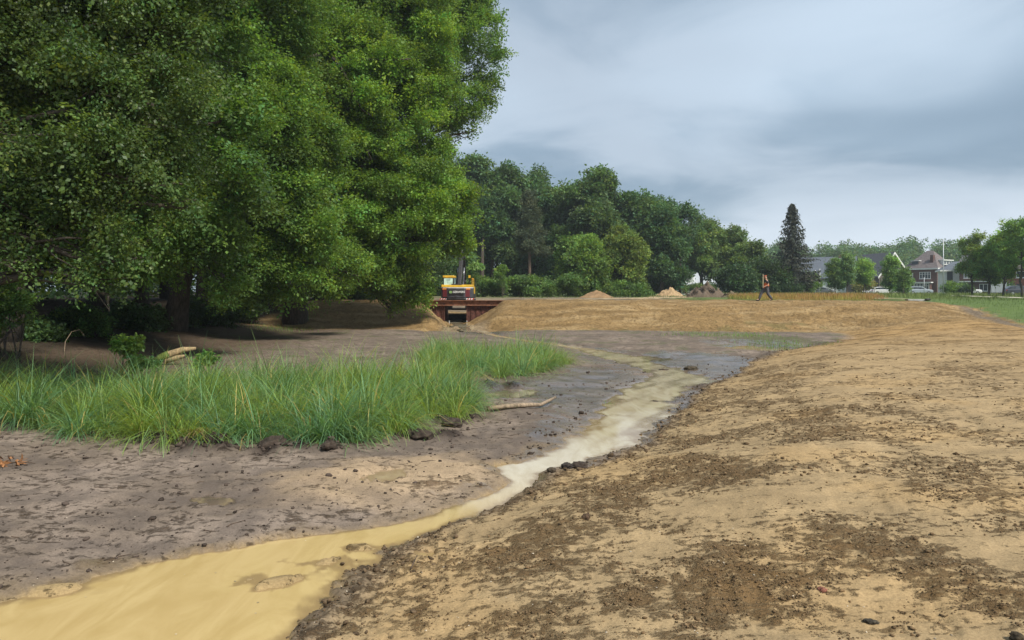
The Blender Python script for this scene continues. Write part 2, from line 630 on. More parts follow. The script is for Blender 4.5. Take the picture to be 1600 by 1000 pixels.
def relief(x, y, z):
    """fine relief: clods, ruts, lumps"""
    d = np.hypot(x, y)
    fade = np.clip(1.4 - d / 40, 0.25, 1)
    w = water_w(x, y)
    s = s_bank(x, y)
    onbank = smooth(s / 0.4)
    toe_edge = np.exp(-((s - 0.15) / 0.28) ** 2)
    cr = crumb_m(x, y) * onbank
    n_f = fbm(x * 7.5, y * 6.0, 4, 51, 0.55)
    n_c = np.abs(fbm(x * 4.2, y * 3.2, 3, 52))
    amp = 0.005 + 0.030 * cr + 0.03 * toe_edge * smooth((s + .2) / .3)
    dz = amp * (n_f * 0.8 + n_c * 0.5) * fade
    # combed marks of the digger bucket running across the bank
    dz = dz + onbank * 0.017 * perlin(x * 0.55 + y * 0.35, y * 3.2 - x * 0.9, 71) * fade
    # tread prints of a tracked machine driving up the bank
    for off in (0.0, 1.95):
        tx = x - (0.9 + off + 0.33 * y)
        tm = smooth((0.27 - np.abs(tx + 0.05 * perlin(y * 0.4, y * 0 + off, 73))) / 0.08) * smooth((fbm(x * 0.5, y * 0.5, 2, 74) + 0.35) / 0.5) * onbank * (y > 2) * (y < 34)
        dz = dz + tm * (-0.014 + 0.011 * np.sin((y + 0.33 * x) * 2 * math.pi / np.clip(0.17 * y / 8, 0.17, 0.6)))
    # long undulations, wheel ruts
    dz = dz + onbank * 0.045 * fbm(x * 0.42, y * 0.30, 3, 72)
    # mud flat lumps
    wzr = np.zeros_like(x)
    for (px, py, rx, ry, a) in WETZ:
        wzr = np.maximum(wzr, smooth((ellp(x, y, px, py, rx, ry, ZW) + 0.4) / 0.6))
    mud = (1 - onbank) * smooth((-w - 0.03) / 0.25) * (1 - 0.65 * wzr)
    dz = dz + mud * (0.017 * fbm(x * 3.3, y * 3.3, 5, 81, 0.6) + 0.006 * np.maximum(fbm(x * 1.6, y * 4.0, 3, 82), 0) + 0.022 * fbm(x * 0.9, y * 0.9, 3, 84))
    # lumps of peat turned up along the front of the sedge
    gx, gy = x, y
    pk = peat_m(gx, gy)
    dz = dz + pk * (0.08 + 0.08 * fbm(x * 4, y * 4, 3, 83))
    # embankment: tracked-over soil
    te = (y - y_toe(x)) / 9.0
    em = smooth(te / 0.3) * (y < 60)
    dz = dz + em * (0.06 * fbm(x * 0.35, y * 1.5, 4, 91) + 0.11 * fbm(x * 0.22, y * 0.3, 3, 92))
    # stream bed and bars
    bed = smooth((w + 0.05) / np.interp(y, [6, 7.2, 9.5, 11], [0.42, 0.18, 0.18, 0.35]))
    streak = fbm((x - 0.55 * y) * 2.2, (y * 0.35 + x * 0.25), 3, 95)
    wide = np.interp(y, [4, 6.5, 8, 12, 30], [0.12, 0.085, 0.075, 0.06, 0.05])
    zbed = ZW - wide * bed + np.interp(y, [4, 5.2, 6.0, 7.0, 9, 13, 20], [0.02, 0.05, 0.075, 0.05, 0.02, 0.03, 0.035]) * streak * bed
    bar = np.maximum.reduce([ellp(x + 0.35 * (y - 5.86), y, 412, 908, 66, 17, ZW), ellp(x - 0.45 * (y - 6.2), y, 470, 880, 80, 13, ZW) - 0.15, ellp(x - 0.5 * (y - 6.5), y, 545, 855, 60, 9, ZW) - 0.3])
    zbed = zbed + 0.155 * smooth((bar + 0.55 * fbm((x - .7 * y) * 3.0, (y + .4 * x) * 1.1, 5, 96, .6) + 0.2) / 1.15)
    bar2 = ellp(x, y, 120, 925, 80, 10, ZW)
    zbed = zbed + 0.08 * smooth((bar2 + 0.3) / 0.8)
    zz = z + dz
    k = smooth((w + 0.12) / 0.2)
    zz = np.where(y < 57, zz * (1 - k) + np.minimum(zz, zbed) * k, zz)
    for i in range(len(PUDDLES)):
        q = puddle_m(x, y, i)
        zz = zz - 0.05 * smooth((q + 0.25) / 0.35) * (zz < 0.3)
    return zz


def peat_m(x, y):
    m = np.zeros_like(x)
    for (px, py, r) in ((250, 700, 40), (300, 712, 45), (350, 712, 30), (420, 716, 45), (470, 712, 35), (520, 712, 30), (640, 690, 40), (700, 670, 45), (740, 662, 25),
                        (60, 668, 40), (20, 672, 35), (160, 690, 30), (760, 605, 40), (700, 690, 40), (800, 605, 30)):
        cx, cy = floor_xy(px, py)
        rr = r * cy / FOC
        m = np.maximum(m, smooth(1 - np.hypot(x - cx, (y - cy) * 0.9) / rr))
    return m


def ground_z(x, y):
    x = np.atleast_1d(np.asarray(x, float))
    y = np.atleast_1d(np.asarray(y, float))
    return relief(x, y, shape(x, y))


def gz(x, y):
    return float(ground_z(x, y)[0])


# ------------------------------------------------------------------ ground sheet
th = np.concatenate([np.linspace(-math.pi, -0.70, 30)[:-1], np.arange(-0.70, 0.70, 0.0027), np.linspace(0.70, math.pi, 30)[:-1]])
rr = np.concatenate([np.linspace(0.1, 2.6, 16)[:-1], np.geomspace(2.6, 76, 400)[:-1], np.geomspace(76, 6000, 46)])
NT, NR = len(th), len(rr)
RR, TH = np.meshgrid(rr, th, indexing='ij')
GX, GY = (RR * np.sin(TH)).ravel(), (RR * np.cos(TH)).ravel()
GZ = ground_z(GX, GY)
idx = np.arange(NR * NT).reshape(NR, NT)
nxt = np.roll(idx, -1, axis=1)
GF = np.stack([idx[:-1], idx[1:], nxt[1:], nxt[:-1]], -1).reshape(-1, 4)[:, ::-1]

# what the ground is made of
w_ = water_w(GX, GY)
s_ = s_bank(GX, GY)
on_ = smooth(s_ / 0.35)
cr_ = crumb_m(GX, GY)
n1 = fbm(GX * 0.5, GY * 0.5, 4, 101)
n2 = fbm(GX * 1.7, GY * 1.7, 4, 102)


def lay(col, m, c):
    m = np.clip(m, 0, 1)[:, None]
    return col * (1 - m) + np.array(c)[None, :] * m


mud_c = np.array((0.180, 0.140, 0.108))
col = np.tile(mud_c, (len(GX), 1)) * (1 + 0.16 * n1 + 0.12 * n2)[:, None]
col = lay(col, smooth((n1 - 0.05) / 0.5) * 0.55, (0.265, 0.21, 0.168))                       # paler dried patches
col = lay(col, smooth((-n2 + 0.05 - 0.3 * n1) / 0.4) * 0.5, (0.10, 0.08, 0.068))           # dark peaty patches
col = lay(col, fan_m(GX, GY) * 0.92, (0.36, 0.262, 0.165))
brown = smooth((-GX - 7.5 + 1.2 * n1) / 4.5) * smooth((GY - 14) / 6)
col = lay(col, brown * 0.85, (0.092, 0.064, 0.042))  # brown soil, darkened to carry the shade under the trees
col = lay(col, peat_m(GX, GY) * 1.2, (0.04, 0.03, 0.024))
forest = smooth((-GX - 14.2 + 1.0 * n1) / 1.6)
sandc = np.tile(np.array((0.335, 0.240, 0.130)), (len(GX), 1)) * (1 + 0.10 * n1 + 0.07 * n2)[:, None]
ocre = np.interp(GY, [11, 22, 29, 34], [0, 0.25, 0.6, 1.0])
ocre = np.maximum(ocre, smooth((0.9 * n1 + 0.1) / 0.6) * 0.35)
sandc = sandc * (1 - ocre[:, None]) + np.array((0.355, 0.225, 0.095))[None] * ocre[:, None]
col = col * (1 - on_[:, None]) + sandc * on_[:, None]
te_ = (GY - y_toe(GX)) / 9.0
emb = smooth((te_ + 0.02 + 0.03 * n2) / 0.06) * (GY < 66)
embc = np.tile(np.array((0.285, 0.185, 0.080)), (len(GX), 1)) * (1 + 0.16 * fbm(GX * 0.3, GY * 1.2, 4, 105) + 0.08 * n2)[:, None]
embc = lay(embc, smooth((-GX - 5.0) / 3) * 0.4, (0.22, 0.14, 0.065))
col = col * (1 - emb[:, None]) + embc * emb[:, None]
streak = smooth((fbm(GX * 0.16, GY * 1.1, 4, 106) - 0.12) / 0.3) * np.clip(emb + on_ * (GY > 24), 0, 1)
col = lay(col, streak * 0.62, (0.19, 0.12, 0.05))
pale = smooth((fbm(GX * 0.2, GY * 1.3, 4, 107) - 0.2) / 0.3) * emb
col = lay(col, pale * 0.5, (0.43, 0.31, 0.16))
# far field beyond the embankment
fld = smooth((GY - 56 + 3.0 * n1) / 5.0)
dirt = np.array((0.20, 0.155, 0.105))
grassc = np.array((0.105, 0.135, 0.040))
col = lay(col, fld, dirt)
gmask = smooth((GX - 12.5 + 1.2 * n1) / 2.0) * smooth((GY - 54) / 1.0)
gmask = np.maximum(gmask, smooth((GY - 92 + 3 * n1) / 6))
col = lay(col, gmask, grassc)
col = lay(col, smooth((GY - 64 + 1.5 * n1) / 2) * smooth((70 - GY + 2 * n1) / 2) * (GX < 12) * 0.7, (0.13, 0.10, 0.075))
col = lay(col, smooth((GY - 74 + 2 * n1) / 3) * smooth((92 - GY) / 3) * (GX < 10) * smooth((n1 + 0.25) / 0.4) * 0.8, (0.12, 0.135, 0.05))
t_ = GX - x_crest(GY)
gr = smooth((t_ - 2.6 + 0.8 * n2) / 0.8) * (GY < 400)
col = lay(col, gr, (0.10, 0.145, 0.042))
col = lay(col, smooth((t_ - 1.2) / 0.8) * smooth((3.0 - t_ + 0.8 * n2) / 0.6) * (GY < 62) * 0.8, (0.16, 0.13, 0.10))
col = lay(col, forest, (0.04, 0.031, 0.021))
ptch = smooth((fbm(GX * 0.7, GY * 0.7, 3, 109) - 0.25) / 0.3) * smooth((GY - 20) / 6) * (GY < 43) * (on_ < 0.5) * (GX > -14)
col = lay(col, ptch * 0.35, (0.075, 0.10, 0.03))                                              # thin new grass
sp = smooth((ellp(GX, GY, 1200, 532, 75, 9, ZW) + 0.5 * n2 + 0.1) / 0.6)
col = lay(col, sp * 0.6, (0.085, 0.10, 0.035))
col = lay(col, smooth((w_ + 0.34 + 0.16 * n2) / 0.34) * (GY < 13) * 0.6, (0.235, 0.172, 0.10))           # silt along the water
col = lay(col, smooth((w_ + 0.03) / 0.08) * (GY < 36) * 0.95 * np.interp(GY, [9, 20], [1, .45]), (0.33, 0.235, 0.115))             # silty stream bed
col = lay(col, smooth((w_ + 0.03) / 0.08) * smooth((GY - 12) / 8) * (GY < 36) * 0.7, (0.27, 0.225, 0.175))
spill = smooth((1.4 - np.hypot((GX + 2.9) / 1.3, (GY - 45) / 4.5)) / 0.6)
col = lay(col, spill * 0.55, (0.30, 0.24, 0.17))
crumb = np.maximum.reduce([cr_ * on_, 0.55 * np.exp(-((s_ - 0.15) / 0.35) ** 2) * (GY < 34), (0.20 + 0.22 * n2 + 0.15 * n1) * (1 - on_) * (GY < 43), 0.40 * emb])
crumb = crumb * (1 - gr) * (GY < 60)
wet = np.zeros_like(GX)
wet = np.maximum(wet, smooth((w_ + 0.50 + 0.35 * n2) / 0.5) * 0.62 * (GY < 36) * (1 - on_ * .6))
for (px, py, rx, ry, a) in ((960, 620, 170, 75, .9), (1090, 570, 150, 26, .85), (830, 610, 130, 22, .8), (1180, 540, 110, 12, .6), (900, 690, 120, 45, .7), (330, 820, 150, 26, .35), (960, 560, 80, 25, .6), (760, 520, 60, 6, .8)):
    wet = np.maximum(wet, a * smooth((ellp(GX, GY, px, py, rx, ry, ZW) + 0.3 * n2 + 0.2) / 0.7) * (1 - on_))
wet = wet * (1 - emb)
wet = wet * (1 - 0.75 * smooth((w_ - 0.0) / 0.1))

m_ground, N, L, b, o = nodes_of('bare earth')
aC = N.new('ShaderNodeAttribute'); aC.attribute_name = 'soil'
aK = N.new('ShaderNodeAttribute'); aK.attribute_name = 'crumb'
aW = N.new('ShaderNodeAttribute'); aW.attribute_name = 'wet'
t = N.new('ShaderNodeTexCoord')
f1 = noise_node(N, L, 9.0, 9, 0.68, t.outputs['Object'], 0.3)
f2 = noise_node(N, L, 46.0, 6, 0.65, t.outputs['Object'])
f3 = noise_node(N, L, 2.6, 6, 0.6, t.outputs['Object'], 0.4)
mpS = N.new('ShaderNodeMapping')
mpS.inputs['Scale'].default_value = (1.2, 5.0, 1.0)
mpS.inputs['Rotation'].default_value = (0, 0, 0.35)
L.new(t.outputs['Object'], mpS.inputs[0])
f4 = noise_node(N, L, 3.2, 7, 0.66, mpS.outputs[0], 0.2)
v = mathn(N, L, 'ADD', aK.outputs['Fac'], mathn(N, L, 'MULTIPLY', mathn(N, L, 'SUBTRACT', f1, 0.5), 2.7))
v = mathn(N, L, 'ADD', v, mathn(N, L, 'MULTIPLY', mathn(N, L, 'SUBTRACT', f4, 0.5), 1.5))
v = mathn(N, L, 'ADD', v, mathn(N, L, 'MULTIPLY', mathn(N, L, 'SUBTRACT', f2, 0.5), 0.9))
cm = maprange(N, L, v, 0.36, 0.90)
base = mixc(N, L, mathn(N, L, 'MULTIPLY', cm, 0.86), aC.outputs['Color'], mixc(N, L, 1.0, aC.outputs['Color'], (0.43, 0.37, 0.31, 1), 'MULTIPLY'))
sc = N.new('ShaderNodeVectorMath'); sc.operation = 'SCALE'
L.new(base, sc.inputs[0])
L.new(mathn(N, L, 'MULTIPLY', maprange(N, L, f2, 0.25, 0.75, 0.78, 1.2), maprange(N, L, f3, 0.25, 0.75, 0.85, 1.14)), sc.inputs['Scale'])
wv = maprange(N, L, mathn(N, L, 'ADD', aW.outputs['Fac'], mathn(N, L, 'MULTIPLY', mathn(N, L, 'SUBTRACT', f3, 0.5), 1.1)), 0.35, 0.75)
wcol = mixc(N, L, mathn(N, L, 'MULTIPLY', wv, 0.6), sc.outputs[0], mixc(N, L, 1.0, sc.outputs[0], (0.5, 0.47, 0.44, 1), 'MULTIPLY'))
L.new(wcol, b.inputs['Base Color'])
L.new(maprange(N, L, wv, 0, 1, 0.95, 0.24), b.inputs['Roughness'])
L.new(maprange(N, L, wv, 0, 1, 0.15, 0.4), b.inputs['Specular IOR Level'])
hh = mathn(N, L, 'ADD', mathn(N, L, 'MULTIPLY', f1, mathn(N, L, 'ADD', mathn(N, L, 'MULTIPLY', cm, 1.0), 0.35)), mathn(N, L, 'MULTIPLY', f2, mathn(N, L, 'ADD', mathn(N, L, 'MULTIPLY', cm, 0.35), 0.10)))
bp = N.new('ShaderNodeBump')
bp.inputs['Distance'].default_value = 0.05
L.new(maprange(N, L, wv, 0, 1, 0.8, 0.12), bp.inputs['Strength'])
L.new(hh, bp.inputs['Height'])
L.new(bp.outputs[0], b.inputs['Normal'])

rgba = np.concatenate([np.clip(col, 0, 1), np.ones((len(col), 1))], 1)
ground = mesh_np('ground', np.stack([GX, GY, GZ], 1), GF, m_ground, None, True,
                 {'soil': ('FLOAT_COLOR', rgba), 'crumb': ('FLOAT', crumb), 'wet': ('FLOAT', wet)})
tag(ground, 'bare graded earth with grey mud flat, sandy bank and ochre embankment', None, None, 'structure')

# ------------------------------------------------------------------ water
m_water, N, L, b, o = nodes_of('silty water')
aD = N.new('ShaderNodeAttribute'); aD.attribute_name = 'depth'
t = N.new('ShaderNodeTexCoord')
mpf = N.new('ShaderNodeMapping')
mpf.inputs['Scale'].default_value = (1.8, 0.55, 1.0)
mpf.inputs['Rotation'].default_value = (0, 0, 0.75)
L.new(t.outputs['Object'], mpf.inputs[0])
wn1 = noise_node(N, L, 1.5, 6, 0.6, mpf.outputs[0], 1.4)
aS = N.new('ShaderNodeAttribute'); aS.attribute_name = 'silt'  # how far the base colour is paled for sky reflected upstream
aB = N.new('ShaderNodeAttribute'); aB.attribute_name = 'bed'
deep = maprange(N, L, mathn(N, L, 'ADD', aD.outputs['Fac'], mathn(N, L, 'MULTIPLY', mathn(N, L, 'SUBTRACT', wn1, 0.5), 0.05)), 0.010, 0.07)
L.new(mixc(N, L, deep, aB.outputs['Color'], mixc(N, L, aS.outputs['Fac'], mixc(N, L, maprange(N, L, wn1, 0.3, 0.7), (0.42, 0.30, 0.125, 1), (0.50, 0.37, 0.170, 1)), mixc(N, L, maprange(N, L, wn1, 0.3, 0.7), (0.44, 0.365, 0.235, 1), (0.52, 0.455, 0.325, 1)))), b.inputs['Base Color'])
b.inputs['Roughness'].default_value = 0.05
b.inputs['IOR'].default_value = 1.33
mpw = N.new('ShaderNodeMapping')
mpw.inputs['Scale'].default_value = (1.0, 0.45, 1.0)
mpw.inputs['Rotation'].default_value = (0, 0, -0.5)
L.new(t.outputs['Object'], mpw.inputs[0])
rip = noise_node(N, L, 26.0, 3, 0.5, mpw.outputs[0], 0.6)
calm = maprange(N, L, noise_node(N, L, 0.8, 2, 0.5, t.outputs['Object']), 0.42, 0.62, 0.02, 0.22)
bp = N.new('ShaderNodeBump')
bp.inputs['Distance'].default_value = 0.01
L.new(calm, bp.inputs['Strength'])
L.new(rip, bp.inputs['Height'])
L.new(bp.outputs[0], b.inputs['Normal'])


def water_sheet(name, mask, level):
    fm = mask[GF].any(axis=1)
    F = GF[fm]
    used = np.unique(F)
    rem = np.full(len(GX), -1)
    rem[used] = np.arange(len(used))
    V = np.stack([GX[used], GY[used], np.full(len(used), level)], 1)
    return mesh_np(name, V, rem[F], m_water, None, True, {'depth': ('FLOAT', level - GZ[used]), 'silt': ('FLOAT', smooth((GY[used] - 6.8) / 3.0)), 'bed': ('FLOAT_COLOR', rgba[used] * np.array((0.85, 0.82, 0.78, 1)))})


wmask = ((w_ > -0.14) | ((GY > 8) & (GY < 36) & (s_ < 0.2) & (GX > -3))) & (GZ < ZW + 0.03) & (GY > -12) & (GY < 57.4) & (np.abs(GX) < 30)
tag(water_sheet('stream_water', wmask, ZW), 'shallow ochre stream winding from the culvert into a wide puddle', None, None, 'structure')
_pl = ['yellow rain puddle lying on the pale sand fan', 'tiny yellow puddle on the crumbly bank right of the stream', 'narrow dark puddle in the grey mud',
       'shallow sheet of water on the mud behind the stick', 'thin puddle beside the stream bend below the far grass', 'thin puddle at the foot of the far bank']
for k in range(len(PUDDLES)):
    cx, cy = floor_xy(PUDDLES[k][0], PUDDLES[k][1])
    q = puddle_m(GX, GY, k)
    near = (np.hypot(GX - cx, GY - cy) < PUDDLES[k][2] * cy / FOC * 1.8) & (q > -0.12) & (GY > 0)
    if near.sum() < 6:
        continue
    lev = float(np.median(GZ[(q > 0.05) & near])) + 0.022
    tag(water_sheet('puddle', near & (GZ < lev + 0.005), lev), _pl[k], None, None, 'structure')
# ------------------------------------------------------------------ foliage tools
def unit(v):
    return v / np.maximum(np.linalg.norm(v, axis=-1, keepdims=True), 1e-9)


def leaf_quads(pos, dirn, nrm, ln, wd):
    """diamond leaves: pos, direction, normal (n,3); length and width (n,)"""
    dirn = unit(dirn)
    side = unit(np.cross(dirn, nrm))
    up = np.cross(side, dirn)
    ln, wd = ln[:, None], wd[:, None]
    v0 = pos
    v1 = pos + dirn * ln * 0.45 + side * wd * 0.5 + up * ln * 0.05
    v2 = pos + dirn * ln
    v3 = pos + dirn * ln * 0.45 - side * wd * 0.5 + up * ln * 0.05
    V = np.stack([v0, v1, v2, v3], 1).reshape(-1, 3)
    F = np.arange(len(V)).reshape(-1, 4)
    return V, F


SPRAY_SRC = {}


def spray_sources(lmat, ratio, aspect, droop):
    '''a few small leafy twigs one unit long; ratio = leaf length / twig length'''
    key = (lmat, round(ratio, 3), round(aspect, 2), round(droop, 2))
    if key in SPRAY_SRC:
        return SPRAY_SRC[key]
    out_ = []
    for v in range(3):
        g = np.random.default_rng(1000 + v * 7 + int(ratio * 1000))
        m = 64
        a = g.uniform(-0.6, 0.6, m)
        b_ = g.normal(0, 0.25, m) * (1 - 0.5 * np.abs(a))
        c_ = g.normal(0, 0.12, m)
        pos = np.stack([a, b_, c_ - droop * 0.5 * (a + 0.6) ** 2], 1)
        d = np.stack([0.6 + g.normal(0, .5, m), np.sign(b_) * 0.7 + g.normal(0, .5, m), g.normal(0, .45, m) - droop * .8], 1)
        nr = np.array((0, 0, 1.0)) + g.normal(0, .5, (m, 3))
        ln = ratio * g.uniform(.6, 1.25, m)
        V, F = leaf_quads(pos, d, nr, ln, ln * aspect)
        tl = np.clip(1 + .2 * g.normal(size=m), .5, 1.6)
        hu = g.normal(0, .08, m)
        T = np.repeat(np.stack([tl * (1 + hu), tl, tl * (1 - hu), np.ones(m)], 1), 4, 0)
        me_o = mesh_np('leaf_spray', V, F, M[lmat + '_i'], None, False, {'tint': ('FLOAT_COLOR', T)})
        C.objects.unlink(me_o)
        out_.append(me_o)
    ng = bpy.data.node_groups.new('leafy_' + lmat, 'GeometryNodeTree')
    ng.interface.new_socket('Geometry', in_out='INPUT', socket_type='NodeSocketGeometry')
    ng.interface.new_socket('Geometry', in_out='OUTPUT', socket_type='NodeSocketGeometry')
    gi, go = ng.nodes.new('NodeGroupInput'), ng.nodes.new('NodeGroupOutput')
    gti = ng.nodes.new('GeometryNodeGeometryToInstance')
    for o in out_:
        oi = ng.nodes.new('GeometryNodeObjectInfo')
        oi.inputs['Object'].default_value = o
        ng.links.new(oi.outputs['Geometry'], gti.inputs[0])
    iop = ng.nodes.new('GeometryNodeInstanceOnPoints')

    def named(nm, typ):
        n = ng.nodes.new('GeometryNodeInputNamedAttribute')
        n.data_type = typ
        n.inputs[0].default_value = nm
        return n.outputs[0]
    e2r = ng.nodes.new('FunctionNodeEulerToRotation')
    ng.links.new(named('rot', 'FLOAT_VECTOR'), e2r.inputs[0])
    ng.links.new(gi.outputs[0], iop.inputs['Points'])
    ng.links.new(gti.outputs[0], iop.inputs['Instance'])
    iop.inputs['Pick Instance'].default_value = True
    ng.links.new(named('vid', 'INT'), iop.inputs['Instance Index'])
    ng.links.new(e2r.outputs[0], iop.inputs['Rotation'])
    ng.links.new(named('scl', 'FLOAT'), iop.inputs['Scale'])
    ng.links.new(iop.outputs[0], go.inputs[0])
    SPRAY_SRC[key] = ng
    return ng


def crown_obj(name, parent, lobes, n_spray, leaf, lmat, g, size, **kw):
    '''leaves gathered on small twigs spread through the lobes, as one crown'''
    c, axis, sd, pn, sz, tone_s, hue = sprays(lobes, n_spray, 0, leaf, g, size=size, place_only=True, **kw)
    n = len(c)
    tone = kw.get('tone', (1, 1, 1))
    me = bpy.data.meshes.new(name)
    me.vertices.add(n)
    me.vertices.foreach_set('co', np.ascontiguousarray(c, np.float32).ravel())
    rx = np.arctan2(sd[:, 2], pn[:, 2])
    ry = -np.arcsin(np.clip(axis[:, 2], -1, 1))
    rz = np.arctan2(axis[:, 1], axis[:, 0])
    for nm, typ, fld, dat in (('rot', 'FLOAT_VECTOR', 'vector', np.stack([rx, ry, rz], 1)), ('scl', 'FLOAT', 'value', sz), ('vid', 'INT', 'value', g.integers(0, 3, n)),
                              ('itint', 'FLOAT_COLOR', 'color', np.stack([tone_s * tone[0] * (1 + hue), tone_s * tone[1], tone_s * tone[2] * (1 - hue), np.ones(n)], 1))):
        a = me.attributes.new(nm, typ, 'POINT')
        a.data.foreach_set(fld, np.ascontiguousarray(dat, np.int32 if typ == 'INT' else np.float32).ravel())
    me.materials.append(M[lmat + '_i'])
    o = link(bpy.data.objects.new(name, me), parent)
    md = o.modifiers.new('leaves', 'NODES')
    md.node_group = spray_sources(lmat, leaf / size, kw.get('aspect', 0.62), kw.get('droop', 0.25))
    o['kind'] = 'stuff'
    return o


def sprays(lobes, n_spray, per, leaf, g, shell=0.55, droop=0.25, size=0.5, tone=(1, 1, 1), tvar=0.15, up_bias=0.45, flat=0.35, aspect=0.62, lump=0.22, cut=None, sub=18, subflat=0.42, subvar=0.2, place_only=False):
    """leaves gathered into sprays spread through the outer part of the lobes. returns V, F, tint"""
    lobes = np.asarray(lobes, float)
    stone = np.ones(len(lobes))
    if sub:
        out_l, out_t = [], []
        rm = lobes[:, 3:6].mean(1)
        for lb, R in zip(lobes, rm):
            q = max(3, int(round(sub * (0.6 + 0.4 * (R / rm.mean()) ** 2))))
            nn = unit(g.normal(size=(q, 3)) + np.array((0, 0, 0.15)))
            rad = g.uniform(0.35, 1.0, (q, 1)) ** 0.6
            cc = lb[:3] + nn * lb[3:6] * rad * 0.92
            sr = g.uniform(0.26, 0.5, (q, 1)) * lb[3:6] * np.array((1.0, 1.0, subflat))
            out_l.append(np.concatenate([cc, sr], 1))
            out_t.append(np.clip(1 + subvar * g.normal(size=q), 0.55, 1.6))
        lobes = np.concatenate(out_l)
        stone = np.concatenate(out_t)
    area = (lobes[:, 3] * lobes[:, 4] + lobes[:, 3] * lobes[:, 5] + lobes[:, 4] * lobes[:, 5]) ** 1.0
    k = g.choice(len(lobes), n_spray, p=area / area.sum())
    n = unit(g.normal(size=(n_spray, 3)) + np.array((0, 0, up_bias)))
    r = shell + (1.04 - shell) * g.random(n_spray) ** 0.6
    r = r * (1 + lump * np.sin(n[:, 0] * 5.1 + k * 1.7) * np.sin(n[:, 2] * 4.7 + k) + 0.5 * lump * np.sin(n[:, 1] * 9 + k * 2.3))
    c = lobes[k, :3] + n * lobes[k, 3:6] * r[:, None]
    if cut is not None:
        keep = cut(c)
        c, n, k, r = c[keep], n[keep], k[keep], r[keep]
        n_spray = len(c)
    axis = unit(n * 0.7 + g.normal(size=c.shape) * 0.55 + np.array((0, 0, -droop)))
    pn = unit(np.array((0, 0, 1.0)) * 0.9 + n * 0.55 + g.normal(size=c.shape) * 0.3)
    sd = unit(np.cross(axis, pn))
    pn = np.cross(sd, axis)
    sz = size * g.uniform(0.6, 1.35, n_spray)
    tone_s = np.clip(1 + tvar * g.normal(size=n_spray), 0.45, 1.7) * stone[k]
    if place_only:
        return c, axis, sd, pn, sz, tone_s, g.normal(0, 0.10, n_spray)
    m = per
    a = g.uniform(-0.6, 0.6, (n_spray, m))
    b_ = g.normal(0, 0.30, (n_spray, m)) * (1 - 0.6 * np.abs(a))
    c_ = g.normal(0, 0.5 * flat, (n_spray, m))
    pos = (c[:, None, :] + axis[:, None, :] * (a * sz[:, None])[..., None] + sd[:, None, :] * (b_ * sz[:, None])[..., None]
           + pn[:, None, :] * (c_ * sz[:, None])[..., None])
    pos[..., 2] -= droop * 0.6 * sz[:, None] * (a + 0.6) ** 2
    d = axis[:, None, :] * 0.6 + sd[:, None, :] * np.sign(b_)[..., None] * 0.7 + g.normal(size=pos.shape) * 0.45
    d[..., 2] -= droop * 0.8
    nr = pn[:, None, :] + g.normal(size=pos.shape) * 0.5
    ln = leaf * g.uniform(0.65, 1.25, (n_spray, m))
    V, F = leaf_quads(pos.reshape(-1, 3), d.reshape(-1, 3), nr.reshape(-1, 3), ln.ravel(), ln.ravel() * aspect)
    tl = tone_s[:, None] * np.clip(1 + 0.16 * g.normal(size=(n_spray, m)), 0.5, 1.6)
    hue = g.normal(0, 0.10, n_spray)[:, None] + g.normal(0, 0.06, (n_spray, m))
    tint = np.stack([tl * tone[0] * (1 + hue), tl * tone[1], tl * tone[2] * (1 - hue), np.ones_like(tl)], -1).reshape(-1, 4)
    return V, F, np.repeat(np.clip(tint, 0, 3), 4, axis=0)


def limb_path(p0, p1, g, bend=0.12, up=0.15, n=6):
    p0, p1 = np.array(p0, float), np.array(p1, float)
    L_ = np.linalg.norm(p1 - p0)
    ts = np.linspace(0, 1, n)
    off = g.normal(size=(n, 3)) * bend * L_ * 0.35
    pts = p0 + (p1 - p0) * ts[:, None] + off * (np.sin(ts * math.pi))[:, None]
    pts[:, 2] += up * L_ * np.sin(ts * math.pi)
    return pts


def wood(base, top, r0, lobes, g, limbs=None, twigs=3, sides=7, lean=0.04, branch_from=0.35):
    """tapered trunk with limbs that reach into the lobes"""
    mb = MB()
    base, top = np.array(base, float), np.array(top, float)
    tp = limb_path(base, top, g, lean, 0.0, 9)
    tp[0] = base
    rad = [r0 * (1.35 if i == 0 else 1.0) * (1 - 0.82 * i / 8) for i in range(9)]
    mb.tube(tp, rad, sides + 3)
    for lb in (lobes if limbs is None else lobes[:limbs]):
        c = np.array(lb[:3], float)
        f = np.clip((c[2] - base[2]) / max(top[2] - base[2], 0.1) - 0.22, branch_from * 0.6, 0.92)
        i = f * 8
        a = tp[int(i)] * (1 - i % 1) + tp[min(int(i) + 1, 8)] * (i % 1)
        rr0 = r0 * (1 - 0.8 * f) * 0.5
        path = limb_path(a, c, g, 0.16, 0.08)
        mb.tube(path, [rr0 * (1 - 0.75 * j / 5) for j in range(6)], sides)
        for q in range(twigs):
            dv = unit(g.normal(size=3) + unit(c - a) * 0.6)
            e = c + dv * np.array(lb[3:6]) * 0.85
            st = path[3 + q % 3]
            tw = limb_path(st, e, g, 0.2, 0.05, 5)
            mb.tube(tw, [rr0 * 0.3, rr0 * 0.24, rr0 * 0.17, rr0 * 0.1, rr0 * 0.05], 4)
    return mb


